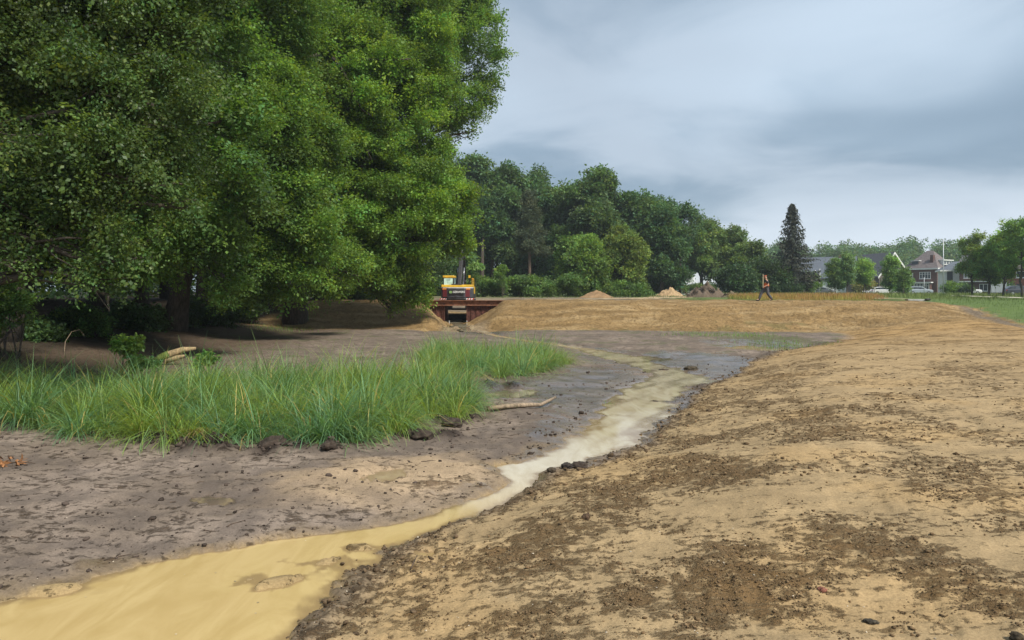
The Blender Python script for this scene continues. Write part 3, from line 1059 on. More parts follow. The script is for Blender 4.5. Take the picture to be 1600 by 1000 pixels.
M = {}
M['bark'] = bark_mat('oak bark', (0.085, 0.068, 0.052))
M['bark_grey'] = bark_mat('grey bark', (0.16, 0.14, 0.115))
M['bark_pine'] = bark_mat('pine bark', (0.20, 0.14, 0.10))
for _s, _i in (('', False), ('_i', True)):
    M['leaf_oak' + _s] = leaf_mat('oak leaf', (0.132, 0.220, 0.046), 0.47, 0.55, inst=_i)
for _s, _i in (('', False), ('_i', True)):
    M['leaf_near' + _s] = leaf_mat('hornbeam leaf', (0.085, 0.140, 0.036), 0.40, 0.48, 0.38, inst=_i)
for _s, _i in (('', False), ('_i', True)):
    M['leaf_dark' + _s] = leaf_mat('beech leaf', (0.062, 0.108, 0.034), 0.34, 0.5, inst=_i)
for _s, _i in (('', False), ('_i', True)):
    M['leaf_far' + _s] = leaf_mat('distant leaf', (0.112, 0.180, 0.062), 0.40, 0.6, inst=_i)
for _s, _i in (('', False), ('_i', True)):
    M['leaf_bush' + _s] = leaf_mat('bramble leaf', (0.130, 0.212, 0.056), 0.42, 0.5, inst=_i)
for _s, _i in (('', False), ('_i', True)):
    M['needle' + _s] = leaf_mat('needle', (0.040, 0.052, 0.034), 0.10, 0.7, inst=_i)


def tree(name, label, base, top, r0, lobes, n_spray, per, leaf, seed, lmat='leaf_oak', bmat='bark', cat='tree', group=None, limbs=None, twigs=3, sides=7, **kw):
    g = np.random.default_rng(seed)
    root = empty(name, tuple(map(float, base)))
    tag(root, label, cat, group)
    B = np.array(base, float)
    lo = np.array(lobes, float)
    lo[:, :3] -= B
    w = wood((0, 0, -0.3), np.array(top) - B, r0, lo, g, limbs, twigs, sides)
    w.build('trunk', M[bmat], root, True)
    crown_obj('crown', root, lo, n_spray, leaf, lmat, g, **kw)
    return root


def lob(px, py, d, r, dy=1.0, ry=None):
    p = P(px, py, d)
    R = r * d / FOC
    return (p[0], p[1], p[2], R, R * dy, (ry or r) * d / FOC)


# ------------------------------------------------------------------ the wood on the left
GW = 'trees along the edge of the wood'
# nearest tree, its trunk left of the frame, twigs hanging into the picture
n_l = [lob(50, 50, 14, 120), lob(180, 30, 14.5, 110), lob(265, 50, 15, 75), lob(120, 170, 13.5, 105), lob(235, 160, 14, 90), lob(285, 235, 14.2, 48),
       lob(50, 260, 14, 95), lob(160, 280, 13.5, 95), lob(245, 290, 13.8, 62), lob(105, 350, 13.6, 72), lob(185, 362, 13.4, 52), lob(150, 415, 13.3, 36, 1, 50),
       lob(168, 462, 13.3, 14, 1, 30), lob(290, 325, 13.8, 26), lob(-90, 60, 14, 160), lob(-90, 240, 14, 130), lob(140, -130, 14.5, 150), lob(0, -150, 14, 160), lob(300, -60, 15, 80),
       lob(-40, 400, 13.6, 60), lob(205, 405, 13.3, 20, 1, 34), lob(15, 345, 13.0, 62), lob(20, 240, 12.8, 60), lob(-30, 310, 13, 70), lob(30, 410, 13, 36, 1, 28)]
tree('hornbeam_tree', 'nearest tree with glossy leaves and drooping twigs at the left edge', (-14.2, 13.6, gz(-14.2, 13.6)), (-12.6, 14.2, 11.5), 0.36, n_l, 6800, 32, 0.068, 11,
     'leaf_near', 'bark', 'tree', GW, None, 4, 6, droop=0.55, size=0.55, shell=0.45, tvar=0.2, flat=0.5, aspect=0.66, tone=(1.0, 1.0, 1.0))
t2 = [lob(330, -60, 24, 110), lob(310, 70, 24, 90), lob(345, 190, 23.5, 70), lob(365, 290, 23, 62), lob(320, 370, 24, 66), lob(350, 430, 25, 40), lob(250, 200, 25, 110), lob(230, 380, 26, 90), lob(150, 100, 26, 140), lob(150, 300, 27, 130)]
tree('oak_tree', 'dark oak behind the hanging twigs of the nearest tree', (-17.2, 25, gz(-17.2, 25)), (-15.5, 25, 15), 0.42, t2, 5200, 28, 0.115, 12, 'leaf_oak', 'bark', 'tree', GW, size=0.85, droop=0.3, tone=(0.82, 0.88, 0.95), shell=0.5)
t3 = [lob(410, -70, 33, 120), lob(400, 60, 33, 85), lob(440, 170, 32.5, 85), lob(395, 265, 32, 85), lob(450, 330, 32.5, 75), lob(475, 400, 33, 58), lob(400, 400, 34, 60), lob(540, 425, 36, 42, 1, 36), lob(330, 330, 34, 80),
      lob(490, 250, 33.5, 60), lob(430, 440, 34, 48, 1, 40), lob(360, 445, 33, 46, 1, 36)]
tree('oak_tree', 'deep green oak in the middle of the wood edge with low hanging boughs', (-15.8, 34.5, gz(-15.8, 34.5)), (-13.5, 34, 17), 0.48, t3, 6800, 29, 0.125, 13, 'leaf_oak', 'bark', 'tree', GW, size=0.95, droop=0.3, tone=(1.08, 1.14, 1.08), shell=0.5)
t4 = [lob(640, 50, 44, 75), lob(560, 30, 43, 85), lob(480, 90, 42.5, 80), lob(600, 140, 42, 80), lob(520, 170, 42, 75), lob(690, 325, 44, 48), lob(665, 250, 43.5, 55), lob(570, 255, 41.5, 80), lob(640, 350, 43, 70), lob(706, 372, 44, 32),
      lob(560, 360, 42, 75), lob(640, 425, 44.5, 42), lob(600, 420, 43.5, 52), lob(655, 462, 45, 20, 1, 26), lob(633, 478, 45, 14, 1, 20), lob(605, -80, 44, 100), lob(500, -60, 43, 100), lob(715, 300, 44, 30), lob(672, 150, 43.5, 45), lob(655, 100, 43.5, 50),
      lob(665, 455, 45, 16), lob(738, 300, 44, 15, 1, 10), lob(732, 382, 44, 14, 1, 8), lob(610, 482, 45, 10, 1, 14), lob(530, 430, 43, 52, 1, 40), lob(590, 438, 44, 36, 1, 24)]
T4Z = gz(-13.2, 45)
tree('oak_tree', 'large bright oak leaning over the embankment beside the culvert', (-13.2, 45, gz(-13.2, 45)), (-9.5, 44, 20), 0.62, t4, 11500, 31, 0.14, 14, 'leaf_oak', 'bark', 'tree', GW, None, 4, size=0.85, droop=0.3, tone=(1.24, 1.24, 1.05), tvar=0.16, shell=0.5, cut=lambda c: ~((800 + FOC * (c[:, 0] - 13.2) / (c[:, 1] + 45) > 672) & (HOR - FOC * (c[:, 2] + T4Z - EYE) / (c[:, 1] + 45) > 396)))
for (pts, r0) in (([(425, 118), (455, 105), (480, 92), (500, 84)], .2), ([(520, 90), (532, 104), (545, 130), (552, 150), (566, 172), (582, 182)], .10), ([(548, 95), (575, 92), (610, 94), (642, 92)], .08),
                  ([(600, 92), (612, 84), (622, 78)], .05), ([(560, 140), (578, 126), (572, 128)], .04)):
    o4 = bpy.data.objects['oak_tree.002']
    MB().tube([tuple(P(a_, b_, 40.2) - np.array(o4.location)) for a_, b_ in pts], [r0 * (1 - .6 * i / (len(pts) - 1)) for i in range(len(pts))], 7).build('limb', M['bark'], o4, True)
t5 = [lob(740, 60, 55, 48), lob(700, 10, 55, 60), lob(776, 88, 55, 24, 1, 18), lob(735, 150, 55, 38), lob(712, 195, 55, 22), lob(680, 110, 55, 55), lob(752, 5, 55, 26), lob(650, -70, 55, 95), lob(740, 205, 55, 12), lob(700, 170, 55, 40), lob(760, 120, 55, 24), lob(640, 150, 56, 60), lob(748, 175, 55, 16)]
tree('oak_tree', 'tall oak whose outer boughs stand against the sky above the excavator', (-14.5, 56, gz(-14.5, 56)), (-8.5, 55, 22), 0.5, t5, 4600, 26, 0.15, 15, 'leaf_oak', 'bark', 'tree', GW, None, 4, size=0.95, droop=0.2, tone=(1.12, 1.16, 1.12), shell=0.4, lump=0.3)
t6 = [lob(620, 330, 60, 60), lob(560, 420, 58, 50), lob(640, 400, 72, 50), lob(500, 400, 57, 60), lob(590, 250, 60, 80), lob(672, 425, 78, 38), lob(640, 440, 76, 36), lob(480, 300, 58, 80), lob(440, 430, 55, 45)]
tree('beech_tree', 'shaded beech standing behind the bright oak', (-17.5, 60, gz(-17.5, 60)), (-15, 60, 14), 0.4, t6, 2000, 22, 0.2, 16, 'leaf_dark', 'bark', 'tree', GW, size=1.3, tone=(0.9, 0.95, 0.9))
# trees deeper in the wood
deep = [(-22, 33, 20, .40), (-26, 23, 19, .34), (-21, 42, 21, .36), (-27, 48, 22, .4), (-24, 57, 22, .4), (-33, 36, 22, .4), (-20, 18, 18, .32), (-30, 64, 22, .4), (-38, 52, 22, .4), (-21.5, 51, 20, .3), (-36, 24, 20, .35), (-25, 70, 23, .4),
        (-24, 12, 18, .34), (-45, 40, 22, .4), (-19.5, 29, 18, .3)]
dl = ['thick dark trunk standing in the shade at the left', 'slender shaded tree behind the nearest tree', 'shaded tree behind the middle oak', 'dark tree deep in the wood behind the big oak', 'dark tree deep in the wood near the far end']
for i, (x, y, h, r) in enumerate(deep):
    g = np.random.default_rng(100 + i)
    lo = []
    for k in range(9):
        a = k * 2.4
        lo.append((x + 2.6 * math.cos(a) * (1 if k else 0), y + 2.6 * math.sin(a), h * (0.34 + 0.07 * k), 3.0, 3.0, 2.3))
    lab = dl[i] if i < len(dl) else 'shaded tree in the interior of the wood'
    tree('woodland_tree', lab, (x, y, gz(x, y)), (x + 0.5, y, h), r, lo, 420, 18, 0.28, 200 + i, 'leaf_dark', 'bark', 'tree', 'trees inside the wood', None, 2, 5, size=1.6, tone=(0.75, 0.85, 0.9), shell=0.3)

# undergrowth
def shrub(name, label, lobes, n, per, leaf, seed, lmat='leaf_bush', cat='shrub', group=None, stem=0.03, **kw):
    leaf *= 0.66
    kw['size'] = kw.get('size', 0.5) * 0.9
    g = np.random.default_rng(seed)
    lo = np.array(lobes, float)
    bx, by = lo[:, 0].mean(), lo[:, 1].mean()
    B = np.array((bx, by, gz(bx, by)))
    root = empty(name, tuple(B))
    tag(root, label, cat, group)
    lo[:, :3] -= B
    mb = MB()
    for lb in lo:
        for q in range(3):
            e = lb[:3] + unit(g.normal(size=3)) * lb[3:6] * 0.6
            gx_, gy_ = lb[0] + g.normal() * 0.1, lb[1] + g.normal() * 0.1
            mb.tube(limb_path((gx_, gy_, gz(gx_ + bx, gy_ + by) - B[2] - 0.1), e, g, 0.2, 0.05, 5), [stem, stem * .8, stem * .6, stem * .4, stem * .2], 4)
    mb.build('stem', M['bark'], root)['kind'] = 'stuff'
    crown_obj('foliage', root, lo, n, leaf, lmat, g, **kw)
    return root


GU = 'undergrowth at the foot of the wood'
shrub('shrub', 'leafy shrub at the foot of the thick dark trunk', [lob(120, 500, 29, 34, 1, 24), lob(150, 512, 28.5, 22, 1, 16), lob(95, 505, 29, 24, 1, 18)], 260, 24, 0.14, 31, 'leaf_bush', 'shrub', GU, size=0.5, tone=(.8, .9, .9))
shrub('shrub', 'shrub with pale leaves at the left edge below the hanging twigs', [lob(10, 440, 21, 32, 1, 30), lob(30, 480, 21, 26), lob(-20, 500, 21, 40)], 220, 22, 0.12, 32, 'leaf_bush', 'shrub', GU, size=0.45, tone=(.95, 1, .95))
for i, (px, py, d, r, rv) in enumerate([(215, 500, 33, 34, 26), (265, 500, 36, 40, 24), (320, 492, 39, 40, 24), (375, 483, 43, 36, 22), (60, 525, 26, 30, 18), (540, 458, 60, 34, 16), (590, 457, 62, 34, 16)]):
    shrub('shrub', ['low dark shrub right of the thick trunk', 'low dark shrub under the deep green oak', 'low shrub at the shaded foot of the middle oak', 'low shrub where the embankment meets the wood', 'low shrub left of the thick trunk near the mud', 'dark shrub behind the embankment left of the culvert', 'dark shrub nearest the culvert behind the embankment'][i],
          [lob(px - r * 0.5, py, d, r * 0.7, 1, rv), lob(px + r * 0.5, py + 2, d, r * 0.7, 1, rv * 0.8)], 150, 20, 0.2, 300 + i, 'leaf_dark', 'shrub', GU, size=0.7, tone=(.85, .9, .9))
# ------------------------------------------------------------------ sedge and grass
M['sedge'] = leaf_mat('sedge blade', (0.165, 0.285, 0.090), 0.45, 0.5, 0.4)
M['meadow'] = leaf_mat('meadow grass', (1.0, 1.0, 1.0), 0.25, 0.7, 0.2, (1.0, 1.0, 1.0))


def blades(root, dirn, length, width, arch, segs=4, lean0=0.25):
    """arching grass blades: root (n,3), horizontal direction (n,2)"""
    n = len(root)
    ts = np.linspace(0, 1, segs + 1)
    h = np.concatenate([dirn, np.zeros((n, 1))], 1)
    side = np.stack([-dirn[:, 1], dirn[:, 0], np.zeros(n)], 1)
    V = np.zeros((n, segs + 1, 2, 3))
    pos = root.copy()
    ang = lean0.copy() if isinstance(lean0, np.ndarray) else np.full(n, lean0)
    for i, t in enumerate(ts):
        wv = width * (1 - t) ** 0.7 * (0.6 + 0.8 * min(t * 3, 1) * 0.5) + width * 0.06
        V[:, i, 0] = pos - side * wv[:, None] * 0.5
        V[:, i, 1] = pos + side * wv[:, None] * 0.5
        if i < segs:
            ang2 = ang + arch * (i + 0.7) / segs
            step = (length / segs)[:, None]
            pos = pos + h * np.sin(ang2)[:, None] * step + np.array((0, 0, 1.0)) * np.cos(ang2)[:, None] * step
    idx = np.arange(n * (segs + 1) * 2).reshape(n, segs + 1, 2)
    F = np.stack([idx[:, :-1, 0], idx[:, :-1, 1], idx[:, 1:, 1], idx[:, 1:, 0]], -1).reshape(-1, 4)
    return V.reshape(-1, 3), F


def in_poly(x, y, poly):
    poly = np.array(poly)
    c = np.zeros(len(x), bool)
    j = len(poly) - 1
    for i in range(len(poly)):
        xi, yi = poly[i]
        xj, yj = poly[j]
        c ^= ((yi > y) != (yj > y)) & (x < (xj - xi) * (y - yi) / (yj - yi + 1e-12) + xi)
        j = i
    return c


def tussocks(name, label, poly, spacing, per, ln, seed, tall=None, group=None):
    g = np.random.default_rng(seed)
    poly = np.array(poly)
    lo, hi = poly.min(0), poly.max(0)
    nn = int((hi - lo).prod() / spacing ** 2 * 1.15)
    x = g.uniform(lo[0], hi[0], nn)
    y = g.uniform(lo[1], hi[1], nn)
    k = in_poly(x + 0.32 * fbm(x * 1.6, y * 1.6, 2, 5), y + 0.32 * fbm(x * 1.6 + 9, y * 1.6, 2, 6), poly)
    x, y = x[k], y[k]
    nt = len(x)
    size = g.uniform(0.5, 1.15, nt) * (1 + 0.3 * fbm(x * 0.7, y * 0.7, 2, seed))
    if tall is not None:
        size = size * tall(x, y)
    blue = np.clip(0.5 + 0.9 * fbm(x * 0.8 + 4, y * 0.8, 2, seed + 3) + g.normal(0, 0.2, nt), 0, 1)
    cnt = (per * np.clip(size, 0.5, 1.3)).astype(int)
    tix = np.repeat(np.arange(nt), cnt)
    n = len(tix)
    a = g.uniform(0, 2 * math.pi, n)
    sway = np.stack([0.35 + 0.25 * fbm(x * 0.6, y * 0.6, 2, 77), -0.10 + 0.3 * fbm(x * 0.6 + 5, y * 0.6, 2, 78)], 1)[tix]
    dv = np.stack([np.cos(a), np.sin(a)], 1) + sway
    dv = unit(dv)
    rad = np.abs(g.normal(0, 0.085, n))
    rx, ry = x[tix] + np.cos(a) * rad, y[tix] + np.sin(a) * rad
    rz = shape(rx, ry) + 0.0
    length = ln * size[tix] * g.uniform(0.55, 1.15, n)
    width = g.uniform(0.008, 0.018, n) * np.where(blue[tix] > 0.5, 1.15, 0.9)
    arch = g.gamma(3.8, 0.52, n)
    lean = np.clip(np.abs(g.normal(0.22, 0.18, n)) + rad * 3.2, 0, 1.15)
    V, F = blades(np.stack([rx, ry, rz - 0.02], 1), dv, length, width, arch, 4, lean)
    tl = (g.uniform(0.6, 1.5, n) * (0.85 + 0.3 * g.random(nt)[tix]))
    bl = blue[tix]
    r_ = tl * (1.4 - 0.62 * bl)
    g_ = tl * (1.12 - 0.22 * bl)
    b_ = tl * (0.70 + 0.75 * bl)
    dead = g.random(n) < 0.045
    r_ = np.where(dead, tl * 3.0, r_)
    g_ = np.where(dead, tl * 1.35, g_)
    b_ = np.where(dead, tl * 1.6, b_)
    T = np.repeat(np.stack([r_, g_, b_, np.ones(n)], 1), 10, axis=0)
    o = mesh_np(name, V, F, M['sedge'], None, False, {'tint': ('FLOAT_COLOR', T)})
    tag(o, label, 'grass', None, 'stuff')
    return o


def fpoly(pts):
    return [floor_xy(*p) for p in pts]


main = fpoly([(-220, 640), (0, 664), (90, 690), (180, 694), (250, 700), (330, 706), (400, 702), (450, 706), (520, 706), (600, 696), (640, 682), (690, 668), (742, 657), (745, 640), (725, 618), (700, 612), (660, 610), (560, 612), (420, 616), (200, 620), (0, 622), (-250, 615)])
tussocks('sedge_bed', 'tall arching green sedge bed on the mud left of the stream', main, 0.30, 98, 1.2, 41)
back = fpoly([(668, 600), (720, 600), (790, 596), (850, 586), (893, 574), (888, 566), (840, 556), (760, 552), (690, 553), (655, 560), (660, 580), (640, 604)])
tussocks('sedge_bed', 'farther upright tuft of green sedge between stream and culvert', back, 0.36, 58, 1.05, 42)
# little plants growing alone in the mud
for i, (px, py, h, n, lab) in enumerate([(951, 631, .10, 26, 'tiny green tuft standing in the wet mud left of the stream'), (496, 690, .35, 30, 'bright young tuft at the front edge of the sedge bed'),
                                          (1003, 612, .06, 18, 'tiny tuft on a mud island in the stream'), (430, 520, .25, 60, 'small patch of new grass at the foot of the left embankment'),
                                          (470, 512, .22, 60, 'small patch of new grass right beside the wood edge soil'), (1085, 526, .18, 60, 'thin grass patch on the mud before the far embankment'),
                                          (1215, 541, .2, 70, 'thin grass patch at the right tip of the mud flat'), (1165, 527, .18, 60, 'short grass patch at the toe of the far embankment')]):
    g = np.random.default_rng(500 + i)
    cx, cy = floor_xy(px, py)
    sp_ = 0.05 if h < 0.15 else (0.12 if cy < 15 else 0.9)
    n = n * (1 if sp_ < 0.5 else 6)
    x, y = cx + g.normal(0, sp_, n), cy + g.normal(0, sp_ * 1.2, n)
    a = g.uniform(0, 6.28, n)
    V, F = blades(np.stack([x, y, ground_z(x, y) - 0.01], 1), np.stack([np.cos(a), np.sin(a)], 1), h * g.uniform(.5, 1.2, n), np.full(n, .008 if cy < 16 else .016), g.gamma(2, .3, n), 3, np.abs(g.normal(.2, .2, n)))
    T = np.repeat(np.stack([g.uniform(.7, 1.3, n), g.uniform(.8, 1.2, n), g.uniform(.5, 1., n), np.ones(n)], 1), 8, 0)
    o = mesh_np('grass_tuft', V, F, M['sedge'], None, False, {'tint': ('FLOAT_COLOR', T)})
    tag(o, lab, 'grass', 'small tufts on the mud', 'stuff')

# ------------------------------------------------------------------ clods, stones, litter
M['clod'] = tint_mat('soil clod', 0.95, 0.1, 60.0, 0.6)
_ph = (1 + 5 ** .5) / 2
ICO = unit(np.array([(-1, _ph, 0), (1, _ph, 0), (-1, -_ph, 0), (1, -_ph, 0), (0, -1, _ph), (0, 1, _ph), (0, -1, -_ph), (0, 1, -_ph), (_ph, 0, -1), (_ph, 0, 1), (-_ph, 0, -1), (-_ph, 0, 1)], float))
ICF = np.array([(0, 11, 5), (0, 5, 1), (0, 1, 7), (0, 7, 10), (0, 10, 11), (1, 5, 9), (5, 11, 4), (11, 10, 2), (10, 7, 6), (7, 1, 8), (3, 9, 4), (3, 4, 2), (3, 2, 6), (3, 6, 8), (3, 8, 9), (4, 9, 5), (2, 4, 11), (6, 2, 10), (8, 6, 7), (9, 8, 1)])


OCT = np.array([(1, 0, 0), (-1, 0, 0), (0, 1, 0), (0, -1, 0), (0, 0, 1), (0, 0, -1)], float)
OCF = np.array([(0, 2, 4), (2, 1, 4), (1, 3, 4), (3, 0, 4), (2, 0, 5), (1, 2, 5), (3, 1, 5), (0, 3, 5)])


def clods(name, label, x, y, size, cols, g, flat=0.65, sink=0.25, cat='soil', tiny=False):
    n = len(x)
    BV, BF = (OCT, OCF) if tiny else (ICO, ICF)
    nv = len(BV)
    z = ground_z(x, y)
    sc_ = size[:, None] * g.uniform(0.6, 1.3, (n, 3)) * np.array((1, 1, flat))
    v = BV[None] * (1 + 0.28 * g.normal(size=(n, nv, 1))) * sc_[:, None, :]
    a = g.uniform(0, 6.28, n)
    ca, sa = np.cos(a)[:, None], np.sin(a)[:, None]
    vx = v[..., 0] * ca - v[..., 1] * sa
    vy = v[..., 0] * sa + v[..., 1] * ca
    V = np.stack([vx + x[:, None], vy + y[:, None], v[..., 2] + (z + size * flat * (1 - 2 * sink) * 0.8)[:, None]], -1).reshape(-1, 3)
    F = (BF[None] + (np.arange(n) * nv)[:, None, None]).reshape(-1, 3)
    T = np.repeat(np.concatenate([cols, np.ones((n, 1))], 1), nv, 0)
    o = mesh_np(name, V, F, M['clod'], None, False, {'tint': ('FLOAT_COLOR', T)})
    tag(o, label, cat, None, 'stuff')
    return o


def scatter(g, n, dmin, dmax, a0, a1, dens):
    """points over the ground in a wedge, kept where dens(x,y) beats a random number"""
    r = dmin * (dmax / dmin) ** g.random(n)
    a = g.uniform(a0, a1, n)
    x, y = r * np.sin(a), r * np.cos(a)
    k = g.random(n) < dens(x, y)
    return x[k], y[k]


g = np.random.default_rng(61)
xs, ys = scatter(g, 150000, 3.0, 17, -0.45, 0.66, lambda x, y: np.clip(1.5 * (crumb_m(x, y) - 0.3 + 0.5 * fbm(x * 3.0, y * 2.2, 3, 63)) * smooth(s_bank(x, y) / 0.3), 0.0, 0.9) * np.clip(1.35 - np.hypot(x, y) / 16, 0.25, 1))
sz = np.clip(g.lognormal(math.log(0.0058), 0.45, len(xs)), 0.003, 0.02) * np.clip(np.hypot(xs, ys) / 6, 0.9, 1.7)
cl = np.array((0.155, 0.104, 0.057))[None] * g.uniform(0.5, 1.5, (len(xs), 1))
clods('soil_crumbs', 'fine brown crumbs making the dark patches of the near bank', xs, ys, sz, cl, g, tiny=True)
xs, ys = scatter(g, 26000, 3.0, 26, -0.5, 0.68, lambda x, y: np.clip(crumb_m(x, y) * smooth(s_bank(x, y) / 0.3) * (0.35 + 1.3 * fbm(x * 2.2, y * 1.6, 3, 63)), 0.0, 1))
sz = np.clip(g.lognormal(math.log(0.0065), 0.5, len(xs)), 0.003, 0.022) * np.clip(np.hypot(xs, ys) / 7, 0.9, 2.0)
cl = np.array((0.15, 0.098, 0.052))[None] * g.uniform(0.55, 1.5, (len(xs), 1))
clods('soil_crumbs', 'dark crumbly soil crumbs strewn over the sandy bank', xs, ys, sz, cl, g)
xs, ys = scatter(g, 30000, 4.6, 30, -0.45, 0.5, lambda x, y: np.clip(np.exp(-((s_bank(x, y) - 0.12) / 0.22) ** 2) * 0.8, 0, 1))
sz = np.clip(g.lognormal(math.log(0.008), 0.6, len(xs)), 0.003, 0.035) * np.clip(np.hypot(xs, ys) / 8, 0.9, 1.8)
cl = np.array((0.12, 0.083, 0.05))[None] * g.uniform(0.5, 1.4, (len(xs), 1))
clods('soil_crumbs', 'line of crumbled soil lumps along the right edge of the stream', xs, ys, sz, cl, g)


def mud_d(x, y):
    return np.where((s_bank(x, y) < 0) & (water_w(x, y) < -0.08) & (x > -12), 0.10 + 0.25 * np.clip(fbm(x * 1.2, y * 1.2, 3, 65), 0, 1) + 0.8 * peat_m(x, y) + 0.6 * np.exp(-((water_w(x, y) + 0.14) / 0.08) ** 2), 0)


xs, ys = scatter(g, 26000, 4.6, 24, -0.68, 0.3, mud_d)
sz = np.clip(g.lognormal(math.log(0.008), 0.55, len(xs)), 0.003, 0.035) * (1 + 1.6 * peat_m(xs, ys)) * np.clip(np.hypot(xs, ys) / 8, 0.9, 1.6)
cl = np.array((0.062, 0.047, 0.038))[None] * g.uniform(0.5, 1.7, (len(xs), 1))
clods('mud_crumbs', 'dark peaty crumbs and lumps strewn over the grey mud', xs, ys, sz, cl, g)
# pale pebbles
xs, ys = scatter(g, 1500, 3.0, 16, -0.66, 0.66, lambda x, y: np.where(np.abs(water_w(x, y) + 0.05) < 0.15, 1.0, 0.33) * (water_w(x, y) < 0.02))
cl = np.array((0.5, 0.43, 0.33))[None] * g.uniform(0.5, 1.3, (len(xs), 1))
clods('pebbles', 'pale small pebbles scattered on sand and mud', xs, ys, np.clip(g.lognormal(math.log(0.005), 0.4, len(xs)), .003, .014), cl, g, 0.6, 0.3, 'pebbles')

g = np.random.default_rng(62)
n = 70
fx, fy = g.uniform(-4.5, -0.3, n), g.uniform(4.9, 8.6, n)
k = water_w(fx, fy) > 0.06
fx, fy = fx[k], fy[k]
n = len(fx)
a = g.uniform(0, 6.28, n)
V, F = leaf_quads(np.stack([fx, fy, np.full(n, ZW + .004)], 1), np.stack([np.cos(a), np.sin(a), np.zeros(n)], 1), np.tile((0, 0, 1.0), (n, 1)), g.uniform(.006, .028, n), g.uniform(.006, .016, n))
T = np.repeat(np.concatenate([np.array((.62, .52, .36))[None] * g.uniform(.3, 1.2, (n, 1)), np.ones((n, 1))], 1), 4, 0)
tag(mesh_np('floating_flecks', V, F, M['clod'], None, False, {'tint': ('FLOAT_COLOR', T)}), 'pale flecks of foam and leaf bits floating on the ochre puddle', 'flecks', None, 'stuff')
# single lumps big enough to point at
M['peat'] = tint_mat('peat lump', 0.9, 0.25, 30.0, 0.9)


def lump(name, label, px, py, r, seed, colr=(0.05, 0.037, 0.028), z=ZW, group='lumps of turned-up peat', flat=0.7, cat='soil lump', elong=1.3):
    g = np.random.default_rng(seed)
    d = (EYE - z) * FOC / (py - HOR)
    x, y = (px - 800) / FOC * d, d
    bm = bmesh.new()
    bmesh.ops.create_icosphere(bm, subdivisions=3, radius=1)
    V = np.array([v.co[:] for v in bm.verts])
    F = np.array([[v.index for v in f.verts] for f in bm.faces])
    bm.free()
    n = fbm(V[:, 0] * 1.7 + seed, V[:, 1] * 1.7 + V[:, 2] * 2.1, 4, seed, .65)
    V = V * (1 + 0.38 * n)[:, None]
    V = V * np.array((r * elong, r, r * flat))
    a = g.uniform(0, 3.14)
    V = V @ np.array(((math.cos(a), math.sin(a), 0), (-math.sin(a), math.cos(a), 0), (0, 0, 1)))
    T = np.concatenate([np.array(colr)[None] * (1 + 0.5 * n)[:, None], np.ones((len(V), 1))], 1)
    o = mesh_np(name, V, F, M['peat'], None, False, {'tint': ('FLOAT_COLOR', np.clip(T, 0.005, 1))})
    o.location = (x, y, gz(x, y) + r * flat * 0.45)
    tag(o, label, cat, group)
    return o


lump('peat_lump', 'largest dark peat lump below the middle of the sedge bed', 425, 712, 0.17, 1)
lump('peat_lump', 'rounded peat lump with roots under the dry grass', 290, 706, 0.11, 2)
lump('peat_lump', 'dark peat lump right of the dry grass wisp', 335, 704, 0.12, 3, flat=0.8)
lump('peat_lump', 'flat peat lump left of the dry grass wisp', 228, 698, 0.12, 4, flat=0.5)
lump('peat_lump', 'broken peat lump under the right corner of the sedge bed', 655, 694, 0.16, 5, flat=0.5)
lump('peat_lump', 'peat lump nearest the stick at the sedge corner', 705, 676, 0.15, 6, flat=0.5)
lump('peat_lump', 'peat lump at the left end of the sedge bed', 70, 664, 0.18, 7, flat=0.6)
lump('peat_lump', 'small peat lump on the sand fan edge below the sedge', 515, 716, 0.09, 8)
lump('mud_clod', 'blackish clod at the right edge of the pale pool', 886, 741, 0.06, 9, (0.04, 0.032, 0.028), group='clods in the stream')
lump('mud_clod', 'blackish clod pair member lying farther right by the pool', 905, 738, 0.075, 10, (0.05, 0.037, 0.028), group='clods in the stream')
lump('mud_clod', 'small clod at the head of the narrow channel', 862, 746, 0.05, 19, (0.06, 0.045, 0.03), group='clods in the stream')
lump('mud_clod', 'brown clod island in the upper stream', 1080, 578, 0.16, 11, (0.07, 0.055, 0.035), group='clods in the stream', flat=.4)
lump('mud_clod', 'low brown clod left of the upper stream bend', 1037, 578, 0.14, 12, (0.06, 0.045, 0.03), group='clods in the stream', flat=.4)
lump('mud_clod', 'dark clod in the stream below the bend', 1024, 627, 0.08, 13, (0.05, 0.04, 0.03), group='clods in the stream', flat=.5)
lump('stone', 'dark rounded stone on the sandy bank at lower right', 1362, 914, 0.024, 14, (0.06, 0.05, 0.035), 0.0, 'stones on the bank', .5, 'stone', 1.6)
lump('stone', 'reddish brick fragment on the sandy bank', 1285, 872, 0.025, 15, (0.22, 0.09, 0.06), 0.0, 'stones on the bank', .6, 'stone')
lump('stone', 'pale stone on the crumbly bank near the bottom', 863, 980, 0.018, 16, (0.55, 0.47, 0.33), -.15, 'stones on the bank', .7, 'stone')
lump('mud_clod', 'dark clod at the right edge of the picture', 1590, 956, 0.035, 18, (0.05, 0.037, 0.022), 0.0, 'clods on the bank', .8)
lump('mud_clod', 'dark clod at the bank near the stream bend', 915, 806, 0.035, 20, (0.08, 0.05, 0.03), -.3, 'clods on the bank', .8)

# sticks and logs
M['dead_wood'] = bark_mat('weathered wood', (0.30, 0.225, 0.15))
M['fresh_wood'] = bark_mat('split wood', (0.34, 0.25, 0.13))
M['twig'] = bark_mat('twig', (0.11, 0.075, 0.05))
g = np.random.default_rng(88)


